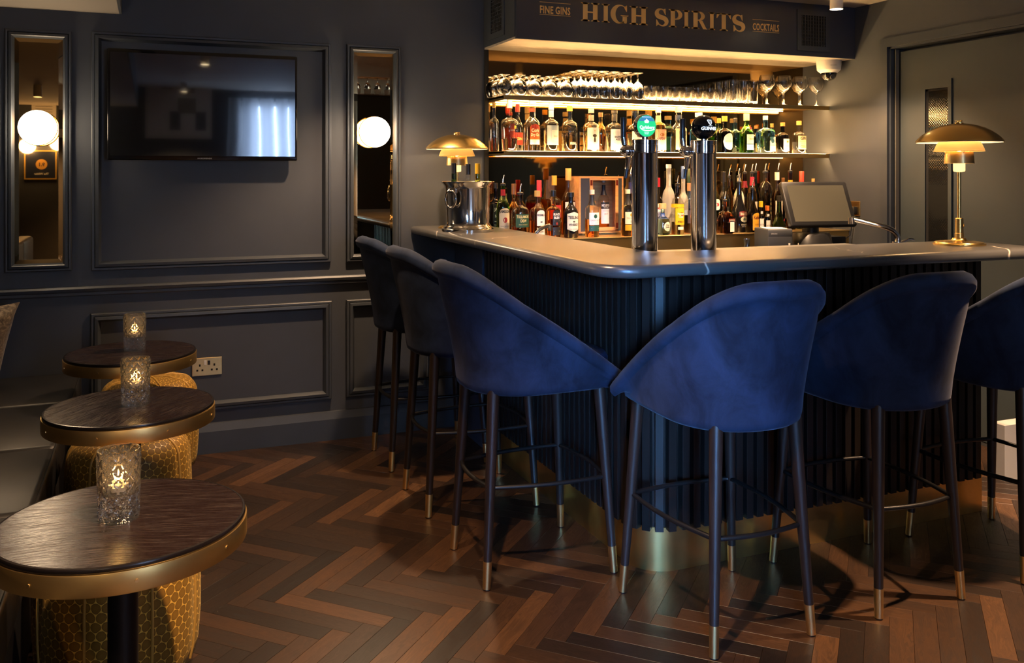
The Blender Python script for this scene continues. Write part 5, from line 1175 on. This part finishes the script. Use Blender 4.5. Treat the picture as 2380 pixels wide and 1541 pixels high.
bottle('black cream-liqueur bottle with red arched banner label', G1, 1718, 403, 4.37, 33, z, 'bell', 'g_black', cap=K, pour=True, labs=[(0.32, 0.43, 0.80, '#7c2a1e', [('BAILEYS', 0.345, 0.055, '#ead7b0', 1, 0.84)], 0.2, 'arch'), (0.20, 0.32, 0.62, '#c9bd98', [('dot', 0.26, 0.035, '#5a6a4a', 0.7)], 0.2, 'oval'), (0.08, 0.18, 0.6, None, [('ORIGINAL', 0.135, 0.034, '#d8c8a0', 1, 0.9), ('IRISH CREAM', 0.105, 0.018, '#d8c8a0', 0, 0.8)], 0.2)])
bottle('red and gold necked bottle with a pourer behind the cream liqueur', G1, 1731, 382, 4.60, 24, z, 'wine', 'g_brown', cap='#b8923a', pour=True, band=(0.74, 0.86, '#7c1830'))
bottle('bottle with a red and white neck and a tall pourer on the brass ledge', G1, 1748, 381, 4.48, 24, z, 'wine', 'g_pale', cap='#d8cfc0', pour=True, band=(0.78, 0.93, '#b8243c'), labs=[(0.2, 0.5, 0.8, '#c9c0a8')])
bottle('brown coffee-liqueur bottle with a yellow arched label', G1, 1749, 418, 4.29, 29, z, 'bell', 'g_dark', cap='#c9992a', pour=True, labs=[(0.06, 0.46, 0.80, '#c98f1c', [('Kahlua', 0.32, 0.075, '#5a1c14', 1, 0.8), ('bar', 0.25, 0.012, '#5a1c14', 0.6), ('COFFEE', 0.17, 0.035, '#5a3014', 0, 0.6)], 0.2, 'arch')])
bottle('dark necked bottle with a pourer behind the elderflower bottle', G1, 1756, 380, 4.58, 20, z, 'wine', 'g_dkgreen', cap=K, pour=True)
bottle('curvy clear elderflower liqueur bottle with a steel pourer', G1, 1779, 380, 4.43, 33, z, 'orb', 'g_clear', 'g_pale', 0.5, cap=K, pour=True, labs=[(0.10, 0.62, 0.20, '#1a1814', [('ST', 0.52, 0.03, '#d8b860', 1), ('G', 0.44, 0.04, '#d8b860', 1), ('E', 0.36, 0.04, '#d8b860', 1), ('R', 0.28, 0.04, '#d8b860', 1)], 0.4)])
for u_, vt_, cc, lb in ((1768.5, 468, '#d8b21c', 'small bitters bottle with a yellow cap on the brass ledge'), (1783.5, 478, '#cc6a24', 'small bitters bottle with an orange cap on the brass ledge')):
    bottle(lb, G1, u_, vt_, 4.29, 13.5, z, 'round', 'g_dark', cap=cc, caph=0.18, capk=1.9, labs=[(0.04, 0.52, 1.0, '#ddd6c6', [('BITTERS', 0.26, 0.06, '#4a443a', 0, 0.9)]), (0.62, 0.80, 0.5, '#ddd6c6', [])])
bottle('vermouth bottle with a white and red label and white cap', G1, 1806, 400, 4.51, 25, z, 'wine', 'g_clear', 'g_brown', 0.75, cap='#e2d6c0', caph=0.14, labs=[(0.20, 0.56, 0.94, '#d9cfba', [('F', 0.42, 0.06, '#a03020', 1), ('bar', 0.33, 0.03, '#a03020', 0.7)])])
bottle('bottle with a tall dark pourer behind the vermouth', G1, 1809, 379, 4.625, 18, z, 'wine', 'g_brown', cap=K, pour=True)
bottle('wide-based green brandy bottle with a red seal left of the till', G1, 1811, 455, 4.30, 35, z, 'cone', 'g_dkgreen', cap='#2a2622', caph=0.16, labs=[(0.30, 0.42, 0.28, '#8c1626', [], 0.45, 'oval'), (0.05, 0.17, 0.7, '#26201c', [('bar', 0.11, 0.03, '#c9b88a', 0.4)])])
bottle('bottle with a brown cork stopper behind the brandy bottle', G1, 1820, 413, 4.52, 18, z, 'wine', 'g_brown', cap='#6b4422', caph=0.14)
bottle('bottle with a yellow neck label and steel pourer above the till screen', G1, 1837, 379, 4.44, 25, z, 'wine', 'g_brown', cap=K, pour=True, band=(0.70, 0.86, '#c99a2c'))
bottle('bottle with a coral red screw cap above the till screen', G1, 1863, 398, 4.46, 26, z, 'wine', 'g_dkgreen', cap='#c9402c', caph=0.22)
bottle('corked bottle just showing over the right part of the till screen', G1, 1890, 415, 4.45, 25, z, 'wine', 'g_dkgreen', cap='#c99a5a', caph=0.12, capk=0.85)
# ---------------------------------------------------------------- glassware on the upper shelf (z = 1.800)
def gprof(kind):
    if kind == 'snifter':   # upside down: rim on the shelf
        o = [(0.031, 0.0), (0.037, 0.015), (0.0425, 0.040), (0.0415, 0.058), (0.034, 0.078), (0.020, 0.090), (0.007, 0.095), (0.0055, 0.102), (0.010, 0.110), (0.031, 0.1145), (0.032, 0.116), (0.020, 0.1175), (0, 0.118)]
        i_ = [(0, 0.090), (0.012, 0.088), (0.030, 0.077), (0.0395, 0.057), (0.0405, 0.040), (0.035, 0.015), (0.0295, 0.0)]
    elif kind == 'wine_down':
        o = [(0.029, 0.0), (0.033, 0.02), (0.0355, 0.045), (0.034, 0.065), (0.027, 0.088), (0.014, 0.102), (0.0045, 0.110), (0.0035, 0.135), (0.006, 0.150), (0.033, 0.1555), (0.034, 0.157), (0.02, 0.1585), (0, 0.159)]
        i_ = [(0, 0.099), (0.012, 0.096), (0.025, 0.085), (0.032, 0.064), (0.0337, 0.045), (0.0312, 0.02), (0.0275, 0.0)]
    elif kind == 'tumbler':
        o = [(0, 0), (0.033, 0), (0.035, 0.004), (0.0385, 0.085)]; i_ = [(0.0368, 0.085), (0.033, 0.016), (0.030, 0.012), (0, 0.012)]
    elif kind == 'highball':
        o = [(0, 0), (0.027, 0), (0.0285, 0.004), (0.0315, 0.145)]; i_ = [(0.0298, 0.145), (0.027, 0.018), (0.024, 0.013), (0, 0.013)]
    else:   # wine_up
        o = [(0, 0), (0.037, 0.0), (0.037, 0.0015), (0.012, 0.006), (0.0042, 0.014), (0.0036, 0.075), (0.008, 0.084), (0.028, 0.098), (0.043, 0.120), (0.0475, 0.140), (0.046, 0.160), (0.0415, 0.182)]
        i_ = [(0.0403, 0.182), (0.0446, 0.160), (0.046, 0.140), (0.0415, 0.121), (0.027, 0.100), (0.010, 0.088), (0, 0.087)]
    return o+i_
GM = {}
def glassware(kind, name, x, y, label, group, cat, zz=ZS1):
    if kind not in GM:
        o = MB().lathe(gprof(kind), 32).build(name, 'clear_glass', None, 60); GM[kind] = o.data
    else: o = link(name, GM[kind])
    o.location = (x, y, zz); tag(o, label, cat, group); return o
ORD = 'first second third fourth fifth sixth seventh eighth ninth tenth eleventh twelfth'.split()
GY = [4.492, 4.567, 4.642]
def rowset(kind, name, us, noun, cat, rows, dx0=0.0):
    grp = (noun+'s' if noun[-1] != 's' else noun+'es')+' on the top bar shelf'
    for i, u in enumerate(us):
        x = atY(u, 300, GY[0]).x
        glassware(kind, name, x, GY[0], '%s, %s from the left in the front row on the top shelf' % (noun, ORD[i]), grp, cat)
    for r_ in range(1, rows):
        for i, u in enumerate(us):
            x = atY(u, 300, GY[0]).x+dx0*r_
            glassware(kind, name, x, GY[r_], '%s in the %s row on the top shelf' % (noun, ('', 'middle', 'back')[r_]), grp, cat)
rowset('snifter', 'snifter_glass', [1172, 1208, 1244, 1280.5, 1316], 'upturned round-bowled snifter glass', 'glass', 3, -0.004)
rowset('wine_down', 'wine_glass', [1350, 1376, 1402, 1429, 1456, 1482], 'upturned slim wine glass', 'glass', 3, -0.002)
rowset('tumbler', 'tumbler', [1512, 1539, 1566, 1593, 1620, 1647, 1674], 'short straight tumbler', 'glass', 2, 0.0)
rowset('highball', 'highball_glass', [1702, 1726, 1750], 'tall straight highball glass', 'glass', 3, 0.0)
rowset('wine_up', 'balloon_glass', [1783, 1822, 1860, 1897], 'upright balloon wine glass', 'glass', 1)
for u in (1783, 1822, 1860): glassware('wine_up', 'balloon_glass', atY(u, 300, GY[0]).x+0.058, 4.575, 'upright balloon wine glass standing behind the front row on the top shelf', 'upright balloon wine glasses on the top bar shelf', 'glass')
# ---------------------------------------------------------------- till, printer, cup, faucets
ZW = 0.962
t = thing('till_terminal', (3.46, 4.06, ZW), 'black touch screen till on a round foot on the back counter', 'till')
M_ = Matrix.Translation((0.035, -0.02, 0.245)) @ Matrix.Rotation(math.radians(-7), 4, 'Z') @ Matrix.Rotation(math.radians(-24), 4, 'X')
MB().rbox(-0.212, 0.212, -0.018, 0.018, -0.136, 0.136, 0.012, 3).xf(M_).build('screen_housing', 'black_plastic', t, 40)
MB().box(-0.180, 0.182, -0.0186, -0.0176, -0.108, 0.110).xf(M_).build('screen', 'pos_screen', t)
MB().cone((0.03, 0.035, 0.02), (0.03, 0.03, 0.2), 0.05, 0.04, 20).build('neck', 'black_plastic', t, 40)
MB().lathe([(0, 0), (0.125, 0), (0.127, 0.008), (0.118, 0.03), (0.108, 0.075), (0.10, 0.085), (0, 0.088)], 36, (0.02, 0.02, 0)).build('foot', 'black_plastic', t, 40)
MB().rbox(0.12, 0.24, -0.02, 0.10, 0, 0.06, 0.006, 2).build('card_reader_dock', 'black_plastic', t, 40)
MB().tube([(-0.10, -0.02, 0.03), (-0.125, -0.05, 0.012), (-0.12, -0.075, 0.004), (-0.06, -0.09, 0.004)], 0.003, 6).build('cable', 'white_plastic', t, 60)
pp = atY(1801, 545, 4.05)
t = thing('receipt_printer', (pp.x, 4.06, ZW), 'dark grey receipt printer on the back counter left of the till', 'printer', None, math.radians(-14))
MB().rbox(-0.072, 0.072, -0.085, 0.10, 0, 0.118, 0.008, 3).build('case', 'grey_plastic', t, 40)
MB().rbox(-0.068, 0.068, -0.0865, -0.07, 0.076, 0.112, 0.004, 2).build('front_cover', 'grey_plastic', t, 40)
MB().box(0.040, 0.058, -0.0862, -0.0845, 0.014, 0.034).build('power_switch', 'black_plastic', t)
MB().box(0.046, 0.056, -0.0872, -0.0855, 0.026, 0.040).build('approval_mark', 'white_plastic', t)
v2, f2, _ = text2d('EPSON', 0.008, 1, 1)
MB().add([(a-0.036, -0.0868, 0.088+b) for a, b in v2], f2).build('lettering', solid('#8a8a88'), t)
pc = MB().rbox(-0.055, 0.060, -0.065, 0.055, 0, 0.0015, 0.0004, 1).build('paper_slip', 'paper', None)
pc.location = (pp.x-0.004, 4.06, ZW+0.118); pc.rotation_euler = (0, 0, math.radians(-22)); tag(pc, 'white printed paper slip lying on the receipt printer', 'paper')
v2, f2, _ = text2d('TOTAL', 0.010, 0, 1)
MB().add([(a, b-0.005, 0.0018) for a, b in v2]+[(a, b+0.015, 0.0018) for a, b in v2], list(f2)+[tuple(i+len(v2) for i in f) for f in f2]).build('lettering', 'grey_plastic', pc)
pcup = atY(1736, 560, 4.19)
t = thing('steel_cup', (pcup.x, 4.19, ZW), 'small steel measuring cup in front of the brass ledge', 'cup')
MB().lathe([(0, 0), (0.0150, 0), (0.0185, 0.050), (0.0190, 0.051), (0.0180, 0.051), (0.0145, 0.003), (0, 0.003)], 28).build('cup_body', 'chrome', t, 40)
# long chrome faucet at the right, short one at the left
def faucet(base, pts, r_, label, lever):
    t = thing('faucet', base, label, 'faucet')
    MB().cone((0, 0, 0), (0, 0, 0.02), 0.026, 0.024, 24).build('base', 'chrome', t, 40)
    MB().tube(pts, r_, 14).build('spout', 'chrome', t, 50)
    q = Vector(pts[-1]); MB().cone(q+Vector((0, 0, 0.004)), q+Vector((0, 0, -0.026)), r_*1.25, r_*1.15, 16).build('aerator', 'chrome', t, 40)
    if lever: MB().tube([(0.02, 0, 0.012), (0.06, -0.01, 0.03), (0.085, -0.015, 0.026)], [0.008, 0.007, 0.006], 10).build('lever', 'chrome', t, 50)
e = atY(1978, 513, 3.30); b_ = atY(2088, 560, 3.15); zb = 1.0445
b_ = Vector((min(b_.x, 3.10), 3.15, zb)); b_ = Vector((atY(2086, 560, 3.22).x, 3.22, zb))
t_base = (b_.x, b_.y, zb)
def rel(u, v, Y): p = atY(u, v, Y); return (p.x-b_.x, p.y-b_.y, p.z-zb)
pts = [(0, 0, 0.0), (0, 0, 0.02)]+[rel(2088, 556, 3.22), rel(2084, 545, 3.22), rel(2074, 535, 3.23), rel(2058, 528, 3.24), rel(2030, 521, 3.27), rel(2000, 513, 3.30), rel(1979, 508, 3.32)]
faucet(t_base, pts, 0.0125, 'long chrome faucet over the bench left of the right-hand brass lamp', True)
lb_ = Vector((atY(1246, 545, 4.10).x, 4.10, ZW))
pts = [(0, 0, 0)]+[tuple(atY(u, v, 4.10)-lb_) for u, v in ((1247, 541), (1254, 533), (1266, 527), (1278, 524))]
faucet(tuple(lb_), pts, 0.010, 'short chrome faucet tip behind the left part of the bar', False)
# ---------------------------------------------------------------- things behind the camera, seen in the mirrors and the screen
x0 = mirY(338, 250, YB-0.08, YF)[0]; x1 = mirY(492, 250, YB-0.08, YF)[0]; zt_ = mirY(400, 160, YB-0.08, YF)[2]; zb_ = mirY(400, 322, YB-0.08, YF)[2]
t = thing('picture_panel', ((x0+x1)/2, YF, zb_), 'large pale framed print on the wall behind the camera, mirrored in the television', 'picture')
w2 = (x1-x0)/2; h2 = zt_-zb_
MB().box(-w2, w2, 0, 0.02, 0, h2).build('mount', 'print_mount', t)
MB().box(-w2, w2, 0.0, 0.035, h2-0.03, h2).box(-w2, w2, 0, 0.035, 0, 0.03).box(-w2, -w2+0.03, 0, 0.035, 0.03, h2-0.03).box(w2-0.03, w2, 0, 0.035, 0.03, h2-0.03).build('frame', 'white_plastic', t)
for i, (fx, fz, fw, fh, c_) in enumerate([(-0.3, 0.70, 0.12, 0.14, '#b5b0a4'), (0.25, 0.66, 0.13, 0.24, '#a8a49a'), (-0.1, 0.12, 0.12, 0.22, '#6d7378'), (0.55, 0.12, 0.12, 0.22, '#6d7378'), (0.2, 0.36, 0.2, 0.18, '#a39a86')]):
    MB().box(fx*w2*1.2-fw/2, fx*w2*1.2+fw/2, 0.0205, 0.0215, fz*h2, fz*h2+fh).build('printed_shape', solid(c_), t)
for i, u in enumerate((372, 422)):
    px_ = mirY(u, 140, YB-0.08, YF+0.25)
    s_ = thing('wall_lamp', (px_[0], YF, px_[2]), '%s grey drum lamp over the large framed print behind the camera' % ('left', 'right')[i], 'wall lamp', 'drum lamps over the framed print')
    MB().cone((0, 0, 0.0), (0, 0.2, 0), 0.012, 0.012, 10).build('arm', 'brass', s_)
    MB().lathe([(0.12, -0.10), (0.12, 0.10), (0.118, 0.10), (0.118, -0.10)], 28, (0, 0.22, 0.02)).build('shade', 'grey_plastic', s_, 50)
    light('drum_bulb', 'POINT', (px_[0], YF+0.22, px_[2]+0.05), 50, (1.0, 0.62, 0.32), None, shadow_soft_size=0.03)
    MB().sphere((0, 0.22, 0.0), 0.03, 14, 8).build('bulb', 'bulb', s_, 80)
# poster with a round score, notice and globes opposite the left mirror
def opp(u, v): return mirY(u, v, YB, YF)
a, b_2 = opp(57, 417), opp(132, 350)
t = thing('score_poster', ((a[0]+b_2[0])/2, YF, a[2]), 'navy poster with a gold score disc, mirrored in the left tall mirror', 'poster')
w2 = abs(b_2[0]-a[0])/2; h2 = b_2[2]-a[2]
MB().box(-w2, w2, 0, 0.012, 0, h2).build('board', solid('#1c2336', 0.4), t)
MB().box(-w2, w2, 0, 0.016, 0, 0.012).box(-w2, w2, 0, 0.016, h2-0.012, h2).box(-w2, -w2+0.012, 0, 0.016, 0.012, h2-0.012).box(w2-0.012, w2, 0, 0.016, 0.012, h2-0.012).build('frame', solid('#c9a24a', 0.35), t)
n = 28; MB().add([(0.058*math.cos(2*PI*i/n)+0.01, 0.0125, h2*0.52+0.058*math.sin(2*PI*i/n)) for i in range(n)], [tuple(range(n))]).build('score_disc', solid('#b98a3c', 0.5), t)
for s_, hh, zz, cc in (('9.1', 0.04, h2*0.52-0.02, '#1c2336'), ('The Wilder', 0.022, h2*0.16, '#d9d4c4')):
    v2, f2, _ = text2d(s_, hh, 1, 1); MB().add([(-q+0.01, 0.0132, zz+r_) for q, r_ in v2], f2).build('lettering', solid(cc), t)
a, b_2 = opp(74, 288), opp(131, 235)
t = thing('notice_sheet', ((a[0]+b_2[0])/2, YF, a[2]), 'pale notice sheet above the navy poster behind the camera', 'notice')
w2 = abs(b_2[0]-a[0])/2; h2 = b_2[2]-a[2]
MB().box(-w2, w2, 0, 0.006, 0, h2).build('sheet', 'paper', t)
for k in range(6): MB().box(-w2*0.7, w2*0.7, 0.006, 0.0064, h2*(0.15+0.12*k), h2*(0.17+0.12*k)).build('print_line', solid('#6a665c'), t)
for i, (u, v) in enumerate([(67, 340), (137, 333)]):
    g = opp(u, v); s_ = thing('wall_lamp', (g[0], YF, g[2]), '%s globe lamp beside the navy poster behind the camera' % ('outer', 'inner')[i], 'wall lamp', 'globe lamps behind the camera')
    MB().cone((0, 0, 0), (0, 0.05, 0), 0.04, 0.03, 20).build('back_plate', 'polished_brass', s_, 40)
    MB().sphere((0, 0.12, 0), 0.085, 24, 14).build('globe', 'globe_glass', s_, 80)
# table lamp by the curtain
lp = mirY(645, 372, YB-0.08, YF+0.35)
t = thing('shade_lamp', (lp[0], YF+0.36, 0.95), 'table lamp with a grey shade in front of the curtain behind the camera', 'table lamp')
MB().cone((0, 0, 0), (0, 0, 0.34), 0.05, 0.045, 20).build('lamp_base', solid('#2c4a6a', 0.3), t, 40)
MB().lathe([(0.17, 0.36), (0.10, 0.60), (0.098, 0.60), (0.168, 0.36)], 32).build('shade', solid('#8a8a80', 0.8), t, 50)
t2 = thing('console_table', (lp[0], YF+0.36, 0), 'narrow dark console table under the curtain lamp', 'table')
MB().rbox(-0.35, 0.35, -0.16, 0.16, 0.915, 0.95, 0.004, 1).build('console_top', 'slat_wood', t2)
for sx in (-1, 1):
    for sy in (-1, 1): MB().box(sx*0.32-0.02, sx*0.32+0.02, sy*0.13-0.02, sy*0.13+0.02, 0, 0.915).build('leg', 'slat_wood', t2)
# hanging glass rack right of the camera, mirrored in the right tall mirror
t = thing('glass_rack', (2.05, 0.80, 2.30), 'brass hanging rack of upturned glasses right of the camera', 'glass rack')
for yy in (-0.06, 0.06): MB().tube([(-0.35, yy, 0), (0.35, yy, 0)], 0.004, 8).build('rail', 'brass', t, 60)
for sx in (-0.33, 0.33): MB().tube([(sx, 0, 0), (sx, 0, ZC-2.30)], 0.004, 8).tube([(sx, -0.06, 0), (sx, 0.06, 0)], 0.004, 8).build('hanger', 'brass', t, 60)
for i in range(7):
    glassware('wine_down', 'wine_glass', 2.05-0.30+i*0.10, 0.80, 'wine glass hanging in the brass rack right of the camera', 'wine glasses in the hanging rack', 'glass', 2.146)
bk.scale = (1.06, 1.04, 1.13)
